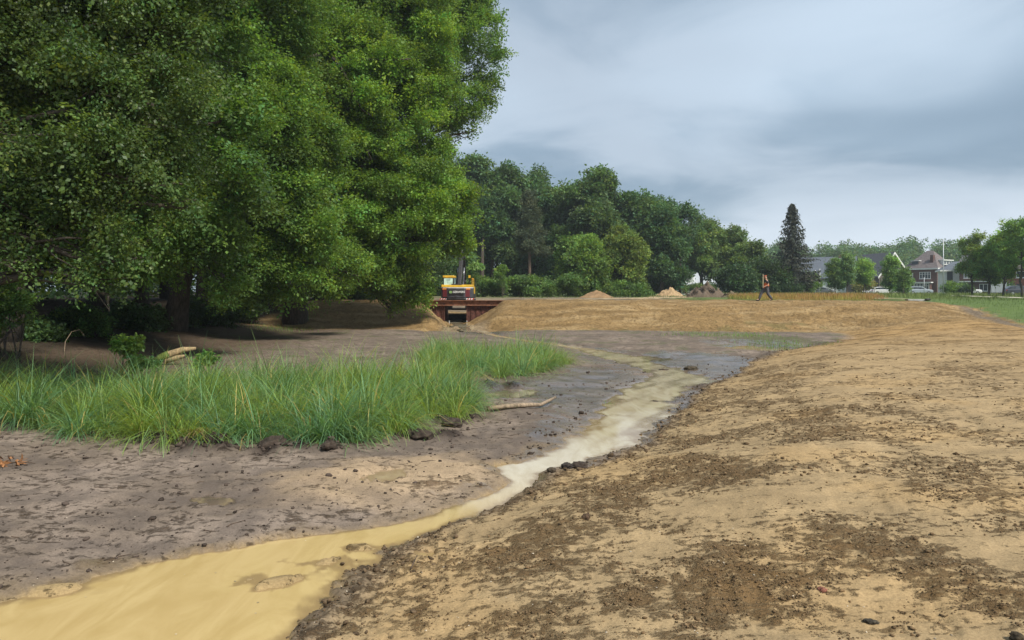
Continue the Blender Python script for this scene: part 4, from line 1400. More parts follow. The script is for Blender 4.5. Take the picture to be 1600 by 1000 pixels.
def stick(name, label, pts, r, mat, cat='stick', group=None, z=None, lift=0.02, n=8, root_only=False):
    """pts: photograph pixels on the ground, optional lift as third value"""
    W = []
    for p in pts:
        x, y = floor_xy(p[0], p[1])
        W.append((x, y, gz(x, y) + (p[2] if len(p) > 2 else lift)))
    mb = MB().tube(W, [r * (1 - 0.55 * i / max(1, len(W) - 1)) * random.uniform(.9, 1.1) for i in range(len(W))], n)
    o = mb.build(name, M[mat], None, True)
    tag(o, label, cat, group)
    return o


lg = stick('stick', 'long pale bent stick lying on the mud right of the sedge', [(762, 649, .05), (790, 647, .06), (815, 645, .05), (845, 641, .06), (858, 636, .08), (868, 630, .10)], 0.055, 'dead_wood')
x0, y0 = floor_xy(240, 576)
lm = empty('split_log', (x0, y0, gz(x0, y0)))
tag(lm, 'pale split log with mossy end behind the sedge bed', 'log')
MB().tube([(0, 0, 0.05), (0.35, 0.1, 0.3), (0.8, 0.2, 0.46), (1.15, 0.25, 0.5)], [.10, .12, .09, .04], 9).build('log', M['fresh_wood'], lm, True)
MB().tube([(0.35, -.02, 0.12), (0.7, 0.05, 0.24), (0.9, 0.05, 0.3)], [.07, .08, .03], 7).build('splinter', M['fresh_wood'], lm, True)
M['moss'] = plain('moss', (0.10, 0.13, 0.03), 0.95, 0, .3, 20, .2, .6)
MB().tube([(-0.02, -.02, 0.06), (0.2, 0.03, 0.22), (0.42, 0.08, 0.36)], [.09, .125, .10], 9).build('moss', M['moss'], lm, True)
shrub('sapling', 'small leafy sapling standing behind the sedge bed', [lob(190, 532, 18.5, 12), lob(213, 542, 18.5, 16, 1, 12), lob(204, 552, 18.5, 16)], 34, 16, 0.12, 71, 'leaf_bush', 'sapling', None, 0.012, size=0.3, tone=(1.25, 1.3, .9), sub=4)
shrub('weed', 'bluish broad-leaved weed beside the split log', [lob(222, 570, 17.5, 16, 1, 9)], 20, 14, 0.11, 72, 'leaf_bush', 'weed', None, 0.008, size=0.3, tone=(.8, 1.0, 1.3), sub=3)
shrub('weed', 'broad-leaved weed right of the split log', [lob(330, 562, 17.5, 18, 1, 8)], 20, 14, 0.12, 73, 'leaf_bush', 'weed', None, 0.008, size=0.3, tone=(.9, 1.1, 1.0), sub=3)
stick('twig', 'thin curling bramble cane arching behind the sedge at left', [(100, 570, 0), (102, 566, .35), (112, 562, .55), (124, 560, .62), (132, 561, .45)], .012, 'dead_wood', 'twig', None, None, .02, 5)
stick('twig', 'short pale branch stub at the foot of the dark shrub', [(125, 545, .05), (138, 540, .3)], .05, 'bark_grey', 'twig', None, None, .02, 6)
# dry leaf litter clump at the far left
lr = empty('dead_branch', (*floor_xy(14, 737), 0))
lr.location.z = gz(lr.location.x, lr.location.y)
tag(lr, 'brown withered branch with curled dry leaves on the mud at left', 'dead branch')
MB().tube([(-.15, 0, .02), (.0, .02, .05), (.2, .05, .05), (.3, .06, .03)], [.012, .012, .008, .004], 6).build('stem', M['twig'], lr, True)
gg = np.random.default_rng(5)
n = 44
t0 = gg.uniform(-.18, .16, n)
V, F = leaf_quads(np.stack([t0, gg.normal(0.02, .05, n), gg.uniform(.01, .09, n)], 1), gg.normal(size=(n, 3)) + np.array((0, 0, .1)), gg.normal(size=(n, 3)), gg.uniform(.06, .12, n), gg.uniform(.03, .05, n))
T = np.repeat(np.concatenate([np.array((.36, .17, .07))[None] * gg.uniform(.5, 1.4, (n, 1)), np.ones((n, 1))], 1), 4, 0)
M['dry'] = tint_mat('dry leaf', .8, .3, 30, .2)
mesh_np('leaves', V, F, M['dry'], lr, False, {'tint': ('FLOAT_COLOR', T)})['kind'] = 'stuff'
# wisp of dry grass hanging over the peat
wx, wy = floor_xy(312, 700)
n = 90
a = gg.uniform(0, 6.28, n)
V, F = blades(np.stack([wx + gg.normal(0, .06, n), wy + gg.normal(0, .05, n), np.full(n, gz(wx, wy) + .12)], 1), np.stack([np.cos(a), np.sin(a) - .8], 1), gg.uniform(.15, .35, n), np.full(n, .007), gg.uniform(.8, 2.2, n), 4, .6)
T = np.repeat(np.concatenate([np.array((3.2, 1.3, 2.2))[None] * gg.uniform(.6, 1.3, (n, 1)), np.ones((n, 1))], 1), 10, 0)
tag(mesh_np('dry_grass', V, F, M['sedge'], None, False, {'tint': ('FLOAT_COLOR', T)}), 'straw coloured wisp of dry grass over the front peat lumps', 'grass', None, 'stuff')
# twigs strewn in the mud
spots = []
for i in range(70):
    x = gg.uniform(-6.5, 0.6)
    y = gg.uniform(5.6, 12)
    if water_w(np.array([x]), np.array([y]))[0] > -0.1 or s_bank(np.array([x]), np.array([y]))[0] > -0.1 or in_poly(np.array([x]), np.array([y]), main)[0]:
        continue
    spots.append((x, y))
tw = MB()
for (x, y) in spots:
    a = gg.uniform(-.6, .6) + (0 if gg.random() < .7 else 1.2)
    l_ = gg.uniform(.05, .22)
    pts = []
    for k in range(4):
        xx, yy = x + math.cos(a) * l_ * k / 3 + gg.normal(0, .006), y + math.sin(a) * l_ * k / 3 + gg.normal(0, .006)
        pts.append((xx, yy, gz(xx, yy) + .006))
    tw.tube(pts, [.005, .0045, .004, .002], 4)
tag(tw.build('twig_litter', M['twig'], None), 'thin dark twigs and root pieces strewn on the grey mud', 'twigs', None, 'stuff')
stick('twig', 'forked thin twig lying on the bank near the small yellow puddle', [(642, 907, .02), (648, 896, .03), (652, 888, .04)], .006, 'twig', 'twig', None, None, .3, 5)
# ------------------------------------------------------------------ culvert bridge
M['rust'] = plain('rusted steel', (0.105, 0.042, 0.03), 0.75, 0.15, 0.35, 5, .3, .3)  # rust with the shade below the deck put into its colour
M['rust_lit'] = plain('rusted beam', (0.24, 0.11, 0.062), 0.7, 0.1, 0.3, 4, .3, .2)  # lighter copy of the rust, sunlight on the beam put into the colour
M['timber'] = plain('pale timber sill', (0.42, 0.34, 0.22), 0.85, 0, .2, 8, .2, .3)
M['dark_timber'] = plain('dark wet timber', (0.03, 0.03, 0.03), 0.6, 0, .3, 6, .4, .2)  # near-black timber for the wall below the sill
YB = 54.2
br = empty('culvert_bridge', (-4.0, YB, 1.0))
tag(br, 'rusty steel culvert bridge of sheet piles below the excavator', 'bridge')
# front beam: a channel section with flanges
MB().box(-4.0, 4.0, 0.06, 0.10, -0.33, 0.0).build('beam', M['rust_lit'], br)
MB().box(-4.0, 4.0, -0.12, 0.30, 0.0, 0.035).build('top_flange', M['rust_lit'], br)
MB().box(-4.0, 4.0, -0.10, 0.10, -0.365, -0.33).build('bottom_flange', M['rust_lit'], br)
MB().box(-4.0, 4.0, 0.30, 3.0, -0.16, -0.02).build('deck', M['rust'], br)
MB().box(-4.0, 4.0, 3.0, 3.04, -0.33, 0.0).build('rear_beam', M['rust'], br)


def sheet(x0, x1, y, z0, z1):
    """corrugated sheet piling"""
    mb = MB()
    n = max(1, int(round((x1 - x0) / 0.40)))
    w = (x1 - x0) / n
    prof = []
    for i in range(n):
        a = x0 + i * w
        prof += [(a, y), (a + .15 * w, y + .05), (a + .5 * w, y + .05), (a + .65 * w, y)]
    prof.append((x1, y))
    vs = [(p, q, z) for z in (z0, z1) for p, q in prof]
    k = len(prof)
    return mb.add(vs, [(i, i + 1, i + 1 + k, i + k) for i in range(k - 1)])


sheet(-3.9, -1.02, 0.12, -2.6, -0.34).build('sheet_pile_wall', M['rust'], br)
sheet(0.72, 3.9, 0.12, -2.6, -0.34).build('sheet_pile_wall', M['rust'], br)
for xx in (-1.02, 0.66):
    MB().box(xx, xx + .06, 0.04, 3.2, -2.6, -0.16).build('abutment_plate', M['rust'], br)
MB().box(-0.95, 0.66, 3.22, 3.30, -2.6, -1.10).build('retaining_wall', M['dark_timber'], br)
MB().box(-0.95, 0.66, 3.16, 3.32, -1.10, -1.02).build('sill', M['timber'], br)
for xx in (-0.6, 0.69):
    MB().tube([(xx, 0.0, -1.75), (xx, 0.0, -1.45)], .03, 8).build('weep_pipe', plain('grey plastic', (.5, .52, .52), .5), br)

# ------------------------------------------------------------------ excavator
M['yellow'] = plain('machine yellow', (0.66, 0.40, 0.03), 0.42, 0, .1, 3, .5)
M['mach_grey'] = plain('counterweight grey', (0.055, 0.052, 0.058), 0.5, 0, .15, 4, .4)
M['mach_dark'] = plain('black steel', (0.022, 0.02, 0.02), 0.5, 0, .2, 6, .4)
M['steel'] = plain('bright steel', (0.5, 0.5, 0.52), 0.3, .7, .1, 8)
M['tail_red'] = plain('dark red panel', (0.13, 0.02, 0.025), 0.4, 0, .1, 6)
M['white'] = plain('white paint', (0.72, 0.72, 0.70), 0.5, 0, .06, 5)
M['red'] = plain('red paint', (0.55, 0.05, 0.03), 0.5, 0, .08, 5)
M['orange'] = plain('orange lamp', (0.75, 0.28, 0.03), 0.35, 0, .06, 5)
M['cab_glass'] = glass_mat('cab glass', (0.28, 0.40, 0.38))
M['track'] = plain('track steel', (0.05, 0.043, 0.038), 0.7, .3, .3, 8, .4, .4)
M['green_logo'] = plain('green logo', (0.22, 0.35, 0.12), 0.5)
xe = (714.5 - 800) / FOC * 64.0
ex = empty('excavator', (xe, 64.0, gz(xe, 65.0)))
tag(ex, 'yellow and grey excavator seen from behind above the culvert', 'excavator')
ex.rotation_euler = (0, 0, math.radians(-2))
# tracks
for sx in (-1, 1):
    x0, x1 = (-1.36, -0.78) if sx < 0 else (0.78, 1.36)
    prof = [(-0.6, 0.02), (3.0, 0.02), (3.35, 0.22), (3.42, 0.5), (3.25, 0.78), (2.95, 0.88), (-0.55, 0.88), (-0.85, 0.78), (-1.02, 0.5), (-0.95, 0.22)]
    tr = MB().prism(prof, x0, x1, 'x').build('track', M['track'], ex, False, .03)
    sh = MB()
    for k in range(16):
        sh.box(x0 - .01, x1 + .01, -0.55 + k * .23, -0.45 + k * .23, 0.87, 0.92)
    for k in range(4):
        z = .2 + k * .18
        sh.box(x0 - .01, x1 + .01, -1.05 + .02 * abs(k - 1.5), -0.98, z, z + .06)
    sh.build('track_shoes', M['track'], tr)['kind'] = 'stuff'
    MB().cyl((x0 - .02 if sx < 0 else x1 - .04, -0.5, .46), .34, .06, 'x', 18).build('sprocket', M['mach_dark'], tr)
MB().box(-.8, .8, .2, 2.2, .35, .85).build('undercarriage', M['mach_dark'], ex)
MB().cyl((0, 1.2, .85), .6, .14, 'z', 24).build('slew_ring', M['mach_dark'], ex)
# counterweight with rounded rear
cw_prof = [(-1.38, 0.2), (-1.36, -.35), (-1.15, -.72), (-.7, -.9), (0, -.96), (.7, -.9), (1.15, -.72), (1.36, -.35), (1.38, 0.2)]
cw = MB().prism(cw_prof, 1.02, 1.86, 'z').build('counterweight', M['mach_grey'], ex, False, .07)
MB().prism([(x * .985, y * .985 + .0) for x, y in cw_prof], .86, 1.01, 'z').build('counterweight_foot', M['mach_dark'], cw, False, .04)
lt = MB().prism([(x * 1.005, y * 1.005) for x, y in cw_prof], 1.862, 1.93, 'z').build('trim_strip', M['white'], cw)
for sx in (-1, 1):
    MB().box(*sorted((sx * .62, sx * 1.0)), -.99, -.90, 1.12, 1.72).build('tail_panel', M['tail_red'], cw).rotation_euler = (0, 0, sx * 0.18)
    MB().box(*sorted((sx * .68, sx * 1.04)), -.985, -.90, 1.74, 1.85).build('tail_lamp', M['orange'], cw).rotation_euler = (0, 0, sx * 0.18)
    for k in range(6):
        xa = sx * (.62 + .11 * k)
        xb = sx * (.62 + .11 * (k + 1))
        q = MB().add([(xa, -1.0 + abs(xa) * .02, .88), (xb, -1.0 + abs(xb) * .02, .88), (xb + .06, -1.0 + abs(xb) * .02, 1.0), (xa + .06, -1.0 + abs(xa) * .02, 1.0),
                      (xa, -.9, .88), (xb, -.9, .88), (xb + .06, -.9, 1.0), (xa + .06, -.9, 1.0)],
                     [(0, 1, 2, 3), (4, 7, 6, 5), (0, 4, 5, 1), (3, 2, 6, 7), (0, 3, 7, 4), (1, 5, 6, 2)]).build('warning_stripe', M['red'] if k % 2 else M['white'], cw)
        q.rotation_euler = (0, 0, sx * .22)
MB().box(-.62, .62, -1.0, -.93, 1.30, 1.72).build('name_plate', M['mach_dark'], cw, False, .02)
fc = bpy.data.curves.new('lettering', 'FONT')
fc.body = 'GERWERS'
fc.size = .235
fc.extrude = .004
fc.offset = .006
fc.align_x = 'LEFT'
_t = bpy.data.objects.new('lettering_source', fc)
C.objects.link(_t)
_dg = bpy.context.evaluated_depsgraph_get()
_me = bpy.data.meshes.new_from_object(_t.evaluated_get(_dg))
bpy.data.objects.remove(_t)
fo = link(bpy.data.objects.new('lettering', _me), cw)
fo.location = (-.28, -1.006, 1.46)
fo.rotation_euler = (math.radians(90), 0, 0)
_me.materials.clear()
_me.materials.append(M['white'])
MB().prism([(-.56, 1.42), (-.38, 1.42), (-.32, 1.52), (-.38, 1.63), (-.56, 1.63), (-.60, 1.52)], -1.008, -.99, 'y').build('emblem', M['green_logo'], cw)
# upper body
MB().box(-1.36, 1.36, .2, 2.9, .98, 1.35).build('platform', M['mach_dark'], ex, False, .03)
MB().box(-1.34, 1.34, -.45, 1.0, 1.94, 2.16).build('engine_hood', M['yellow'], ex, False, .06)
MB().box(-.45, .45, -.47, .6, 2.16, 2.22).build('hood_grille', M['mach_grey'], ex, False, .02)
MB().box(-1.34, 1.34, .22, 1.2, 1.35, 1.92).build('engine_bay', M['mach_grey'], ex)
MB().box(.42, 1.34, 1.0, 2.5, 1.35, 2.0).build('tank_box', M['yellow'], ex, False, .05)
# cab at left
cab = MB().box(-1.36, -.42, 1.0, 2.75, 1.35, 1.95).build('cab', M['yellow'], ex, False, .04)
for (x, y) in ((-1.33, 1.02), (-.45, 1.02), (-1.33, 2.7), (-.45, 2.7)):
    MB().box(x - .035, x + .035, y - .04, y + .04, 1.95, 2.78).build('pillar', M['mach_dark'], cab)
MB().box(-1.40, -.40, .95, 2.8, 2.78, 2.98).build('cab_roof', M['yellow'], cab, False, .05)
MB().box(-1.28, -.5, 1.01, 1.03, 1.97, 2.77).build('rear_window', M['cab_glass'], cab)
for x in (-1.335, -.455):
    MB().box(x - .01, x + .01, 1.07, 2.65, 1.97, 2.77).build('side_window', M['cab_glass'], cab)
MB().box(-1.1, -.7, 1.6, 1.75, 1.95, 2.5).build('seat_back', M['mach_dark'], cab, False, .05)
# boom and stick going away and up, folded to the right
MB().prism([(2.0, 1.5), (2.6, 1.4), (5.0, 4.6), (6.4, 5.0), (6.4, 5.35), (4.7, 5.15), (3.9, 4.5)], -.26, .06, 'x').build('boom', M['mach_dark'], ex, False, .03)
for x in (-.36, .20):
    cy_ = MB().tube([(x, 2.6, 1.6), (x, 3.6, 3.0)], .085, 10).build('lift_cylinder', M['mach_grey'], ex, True)
    MB().tube([(x, 3.6, 3.0), (x, 4.1, 3.75)], .05, 10).build('piston_rod', M['steel'], cy_, True)
st = MB().prism([(6.2, 5.5), (6.6, 5.3), (8.1, 2.2), (7.9, 2.1)], -.22, .02, 'x').build('stick', M['mach_dark'], ex, False, .03)
MB().tube([(-.1, 4.6, 5.25), (-.1, 6.2, 5.6)], .07, 8).build('stick_cylinder', M['steel'], ex, True)
MB().prism([(7.7, 2.2), (8.3, 2.1), (8.6, 1.3), (8.2, .7), (7.5, .6), (7.9, 1.2)], -.7, .5, 'x').build('bucket', M['mach_dark'], ex, False, .03)
hs = MB()
hs.tube([(.0, 2.6, 2.2), (.1, 3.4, 3.4), (.05, 4.4, 4.7)], .035, 6)
hs.build('hose', M['mach_dark'], ex, True)
MB().tube([(.62, .7, 2.15), (.62, .7, 2.55)], .06, 10).build('exhaust', M['mach_dark'], ex, True)
rl = MB()
rl.tube([(1.26, .3, 2.1), (1.26, .3, 2.72), (1.26, 1.9, 2.72), (1.26, 1.9, 2.0)], .03, 6)
rl.build('handrail', M['yellow'], ex)
rl = MB()
rl.tube([(1.02, .32, 2.1), (1.02, .32, 2.9)], .04, 6)
rl.build('mirror_post', M['mach_dark'], ex)
MB().box(.93, 1.12, .28, .34, 2.75, 2.98).build('mirror', M['yellow'], ex, False, .02)
MB().cyl((1.3, .32, 2.62), .05, .1, 'z', 8).build('beacon', M['orange'], ex)

# ------------------------------------------------------------------ heaps
def heap(name, label, px, py, wpx, hpx, d, colr, seed, rough=.12, mat=None, cat='soil heap', dscale=1.0):
    x, y = (px - 800) / FOC * d, d
    rx, h = wpx * d / FOC, hpx * d / FOC
    k = 44
    u = np.linspace(-1, 1, k)
    U, W_ = np.meshgrid(u, u, indexing='xy')
    r = np.hypot(U, W_)
    X, Y = U * rx, W_ * rx * 0.8 * dscale
    z = np.maximum(1 - r, -.02) ** 0.95 * h
    n = fbm(X * 1.2 + seed, Y * 1.2, 4, seed, .6)
    z = np.maximum(1 - r, 0) ** .9 * h * (1 + rough * 2.2 * n) + rough * 0.5 * n * smooth((1 - r) / .4) - .08 * (r > .97)
    V = np.stack([X.ravel(), Y.ravel(), z.ravel() - .06], 1)
    ii = np.arange(k * k).reshape(k, k)
    F = np.stack([ii[:-1, :-1], ii[:-1, 1:], ii[1:, 1:], ii[1:, :-1]], -1).reshape(-1, 4)
    T = np.concatenate([np.array(colr)[None] * (1 + .3 * n.ravel())[:, None], np.ones((k * k, 1))], 1)
    o = mesh_np(name, V, F, M['clod'], None, True, {'tint': ('FLOAT_COLOR', np.clip(T, 0.01, 1))})
    o.location = (x, y, gz(x, y))
    tag(o, label, cat)
    return o


heap('soil_heap', 'brown sand heap in front of the bramble thicket', 932, 462, 30, 13, 78, (0.25, 0.16, 0.085), 3, .05)
heap('sand_heap', 'tan sand heap beside the winding dirt track', 1046, 460, 24, 15, 98, (0.36, 0.25, 0.14), 4, .12)
rub = heap('rubble_heap', 'dark rubble and root heap at the meadow edge', 1103, 462, 32, 19, 84, (0.12, 0.09, 0.065), 5, .3, None, 'rubble heap')
g = np.random.default_rng(9)
cx, cy = (1103 - 800) / FOC * 84, 84
ch = MB()
for k in range(60):
    a, r = g.uniform(0, 6.28), g.random() ** .6 * 2.3
    x, y = r * math.cos(a), r * math.sin(a) * .7
    z = max(0, 1 - r / 2.4) * 1.25
    dv = g.normal(size=3) * .35
    ch.tube([(x, y, z), tuple(np.array((x, y, z)) + dv + (0, 0, .12))], [g.uniform(.04, .12), .03], 5)
ch.build('debris', plain('root debris', (.10, .075, .055), .95, 0, .4, 3), rub)['kind'] = 'stuff'
heap('rubble_heap', 'low trailing end of the dark rubble heap', 1140, 463, 26, 8, 84, (0.12, 0.10, 0.065), 6, .3, None, 'rubble heap')

# winding dirt track
m_path = plain('sandy track', (0.40, 0.30, 0.18), .95, 0, .2, 1.5, .1, .3)


def ribbon(name, label, ctr, mat, lift, kind='structure'):
    """ctr: (px, py, d, half width m)"""
    pts = np.array([((c[0] - 800) / FOC * c[2], c[2], c[3]) for c in ctr])
    ts = np.linspace(0, len(pts) - 1, len(pts) * 8)
    i0 = np.clip(ts.astype(int), 0, len(pts) - 2)
    f = (ts - i0)[:, None]
    p = pts[i0] * (1 - f) + pts[i0 + 1] * f
    ker = np.ones(9) / 9
    p = np.stack([np.convolve(np.pad(p[:, k], 4, mode='edge'), ker, 'valid') for k in range(3)], 1)
    d = unit(np.gradient(p[:, :2], axis=0))
    nrm = np.stack([-d[:, 1], d[:, 0]], 1)
    cols = 7
    u = np.linspace(-1, 1, cols)
    X = p[:, 0:1] + nrm[:, 0:1] * u * p[:, 2:3]
    Y = p[:, 1:2] + nrm[:, 1:2] * u * p[:, 2:3]
    Z = ground_z(X.ravel(), Y.ravel()) + lift
    V = np.stack([X.ravel(), Y.ravel(), Z], 1)
    ii = np.arange(X.size).reshape(X.shape)
    F = np.stack([ii[:-1, :-1], ii[:-1, 1:], ii[1:, 1:], ii[1:, :-1]], -1).reshape(-1, 4)
    o = mesh_np(name, V, F, mat, None, True)
    tag(o, label, None, None, kind)
    return o


ribbon('dirt_path', 'pale sandy track winding out between the heaps', [(760, 0, 61, 1.0), (900, 0, 62, 1.3), (1000, 0, 68, 2.2), (1050, 0, 80, 2.6), (1045, 0, 92, 2.2), (1000, 0, 104, 1.8), (960, 0, 112, 1.6)], m_path, .03)
ribbon('dirt_path', 'lighter cross track from the heaps to the meadow', [(1010, 0, 86, .7), (1060, 0, 90, .7), (1082, 0, 97, .6), (1075, 0, 106, .5)], m_path, .05)

# ------------------------------------------------------------------ person
M['skin'] = plain('skin', (0.50, 0.29, 0.20), .55)
M['shirt'] = plain('dark shirt', (0.025, 0.027, 0.035), .85)
M['hi_vis'] = plain('orange work shirt', (0.72, 0.13, 0.02), .8)
M['trousers'] = plain('grey work trousers', (0.075, 0.075, 0.085), .85)
M['boots'] = plain('black boots', (0.02, 0.018, 0.016), .6)
M['cap'] = plain('orange cap', (0.42, 0.10, 0.04), .8)
dp = 52.0
pz = gz((1197 - 800) / FOC * dp, dp)
pr = empty('person', ((1197 - 800) / FOC * dp, dp, pz))
tag(pr, 'person in dark and orange work shirt striding left with a pole', 'person')


def skin(name, pts, edges, radii, mat, parent, root=0, sub=2):
    me = bpy.data.meshes.new(name)
    me.from_pydata(pts, edges, [])
    o = link(bpy.data.objects.new(name, me), parent)
    md = o.modifiers.new('skin', 'SKIN')
    md.use_smooth_shade = True
    for i, r in enumerate(radii):
        me.skin_vertices[0].data[i].radius = (r, r) if not isinstance(r, tuple) else r
        me.skin_vertices[0].data[i].use_root = (i == root)
    sm = o.modifiers.new('sub', 'SUBSURF')
    sm.levels = sm.render_levels = sub
    me.materials.append(mat)
    return o


# forward is -x
J = {'pel': (0.02, 0, 0.95), 'spine': (0.03, 0, 1.15), 'chest': (0.02, 0, 1.36), 'neck': (-.01, 0, 1.52), 'head': (-.03, 0, 1.63), 'crown': (-.03, 0, 1.74),
     'hipL': (0.0, .09, .92), 'kneeL': (-.30, .09, .56), 'ankL': (-.46, .09, .13), 'toeL': (-.68, .09, .06), 'hipR': (0.03, -.09, .92), 'kneeR': (.10, -.09, .50), 'ankR': (.36, -.09, .16), 'toeR': (.20, -.09, .05),
     'shL': (0.02, .19, 1.42), 'elL': (.10, .24, 1.14), 'wrL': (-.08, .22, 1.0), 'shR': (0.02, -.19, 1.42), 'elR': (.08, -.25, 1.13), 'wrR': (-.16, -.20, 1.02), 'haR': (-.24, -.18, 1.03), 'haL': (-.16, .21, 0.97)}
names = list(J)
E = [('pel', 'spine'), ('spine', 'chest'), ('chest', 'neck'), ('neck', 'head'), ('head', 'crown'), ('pel', 'hipL'), ('hipL', 'kneeL'), ('kneeL', 'ankL'), ('ankL', 'toeL'), ('pel', 'hipR'), ('hipR', 'kneeR'), ('kneeR', 'ankR'), ('ankR', 'toeR'),
     ('chest', 'shL'), ('shL', 'elL'), ('elL', 'wrL'), ('chest', 'shR'), ('shR', 'elR'), ('elR', 'wrR'), ('wrR', 'haR'), ('wrL', 'haL')]
R_ = {'pel': .13, 'spine': .12, 'chest': .13, 'neck': .055, 'head': .10, 'crown': .075, 'hipL': .095, 'kneeL': .06, 'ankL': .042, 'toeL': .035, 'hipR': .095, 'kneeR': .06, 'ankR': .042, 'toeR': .035, 'shL': .07, 'elL': .045, 'wrL': .032, 'shR': .07, 'elR': .045, 'wrR': .032, 'haR': .035, 'haL': .035}
body = skin('body', [J[n] for n in names], [(names.index(a), names.index(b)) for a, b in E], [R_[n] for n in names], M['skin'], pr)
for i in range(5):
    p0 = np.array(J['haR']) + (-.02, -.01 + .0 * i, .03 - .02 * i)
    skin('finger', [tuple(p0), tuple(p0 + (-.035, .02, 0)), tuple(p0 + (-.03, .055, 0))], [(0, 1), (1, 2)], [.010, .009, .008], M['skin'], body, 0, 1)
MB().tube([(-.13, 0, 1.64), (-.155, 0, 1.60)], [.012, .016], 6).build('nose', M['skin'], body, True)
for sy in (-1, 1):
    MB().tube([(-.02, sy * .10, 1.60), (-.02, sy * .108, 1.66)], [.02, .02], 6).build('ear', M['skin'], body, True)
    MB().cyl((-.128, sy * .035 - .01, 1.645), .012, .02, 'y', 8).build('eye', M['mach_dark'], body)
skin('trousers', [J['pel'], J['hipL'], J['kneeL'], J['ankL'], J['hipR'], J['kneeR'], J['ankR']], [(0, 1), (1, 2), (2, 3), (0, 4), (4, 5), (5, 6)], [.165, .145, .11, .085, .145, .11, .085], M['trousers'], pr)
for a, b in (('ankL', 'toeL'), ('ankR', 'toeR')):
    A, B_ = np.array(J[a]), np.array(J[b])
    skin('boot', [tuple(A + (0, 0, .12)), tuple(A + (0.02, 0, -.06)), tuple(B_ + (0, 0, 0.0))], [(0, 1), (1, 2)], [.062, .062, .048], M['boots'], pr)
skin('work_shirt', [(.02, 0, .82), J['pel'], J['spine'], (0.025, 0, 1.30)], [(0, 1), (1, 2), (2, 3)], [.175, .20, .185, .165], M['hi_vis'], pr)
skin('shirt', [(0.025, 0, 1.24), J['chest'], (0.0, 0, 1.48), J['shL'], (.08, .228, 1.21), J['shR'], (.07, -.235, 1.21)], [(0, 1), (1, 2), (1, 3), (3, 4), (1, 5), (5, 6)], [.155, .168, .09, .105, .075, .105, .075], M['shirt'], pr)
skin('cap', [(-.02, 0, 1.72), (-.03, 0, 1.76), (-.15, 0, 1.70)], [(0, 1), (0, 2)], [.105, .07, .03], M['cap'], pr)
px_ = pr.location + Vector((-.27, -.17, 0))
po = MB().tube([(0, 0, .93), (0, 0, 1.9)], .022, 8).build('measuring_pole', plain('pale timber pole', (.62, .52, .34), .6), None)
po.location = px_
tag(po, 'pale upright pole held by the walking person', 'pole')
# ------------------------------------------------------------------ trees and shrubs of the background
def crown_lobes(px, top, bot, half, d, g, n=12, taper=0.5, lob_r=0.42):
    """lobes filling a crown between two rows of the photograph"""
    c = P(px, (top + bot) / 2, d)
    H = (bot - top) / 2 * d / FOC
    R = half * d / FOC
    out_ = []
    for k in range(n):
        t = (k + .5) / n * 2 - 1                      # -1 bottom .. 1 top
        prof = math.sqrt(max(0.05, 1 - t * t)) if t > -0.2 else (1 - taper * (-t - .2))
        a = k * 2.399 + g.uniform(-.4, .4)
        rr_ = R * prof * 0.62
        lr = R * lob_r * g.uniform(.8, 1.2)
        out_.append((c[0] + rr_ * math.cos(a), c[1] + rr_ * math.sin(a), c[2] + t * (H - lr * 0.55), lr, lr, lr * .8))
    return out_


def bgtree(name, label, px, top, bot, half, d, n, leaf, seed, lmat='leaf_far', tone=(1, 1, 1), bmat='bark', group='trees behind the site', r0=.3, lobes_n=12, per=20, base_dx=0.0, **kw):
    g = np.random.default_rng(seed)
    lo = crown_lobes(px, top, bot, half, d, g, lobes_n, kw.pop('taper', .5), kw.pop('lob_r', .42))
    x = (px - 800) / FOC * d + base_dx
    z = gz(x, d)
    ztop = EYE + (HOR - top) / FOC * d - 1.0
    kw.setdefault('sub', 5)
    leaf *= 0.62
    n = int(n * 2.0)
    kw.setdefault('size', leaf * 6.0)
    return tree(name, label, (x, d, z), ((px - 800) / FOC * d, d, ztop), r0, lo, n, per, leaf, seed, lmat, bmat, 'tree', group, None, 1, 5, tone=tone, **kw)


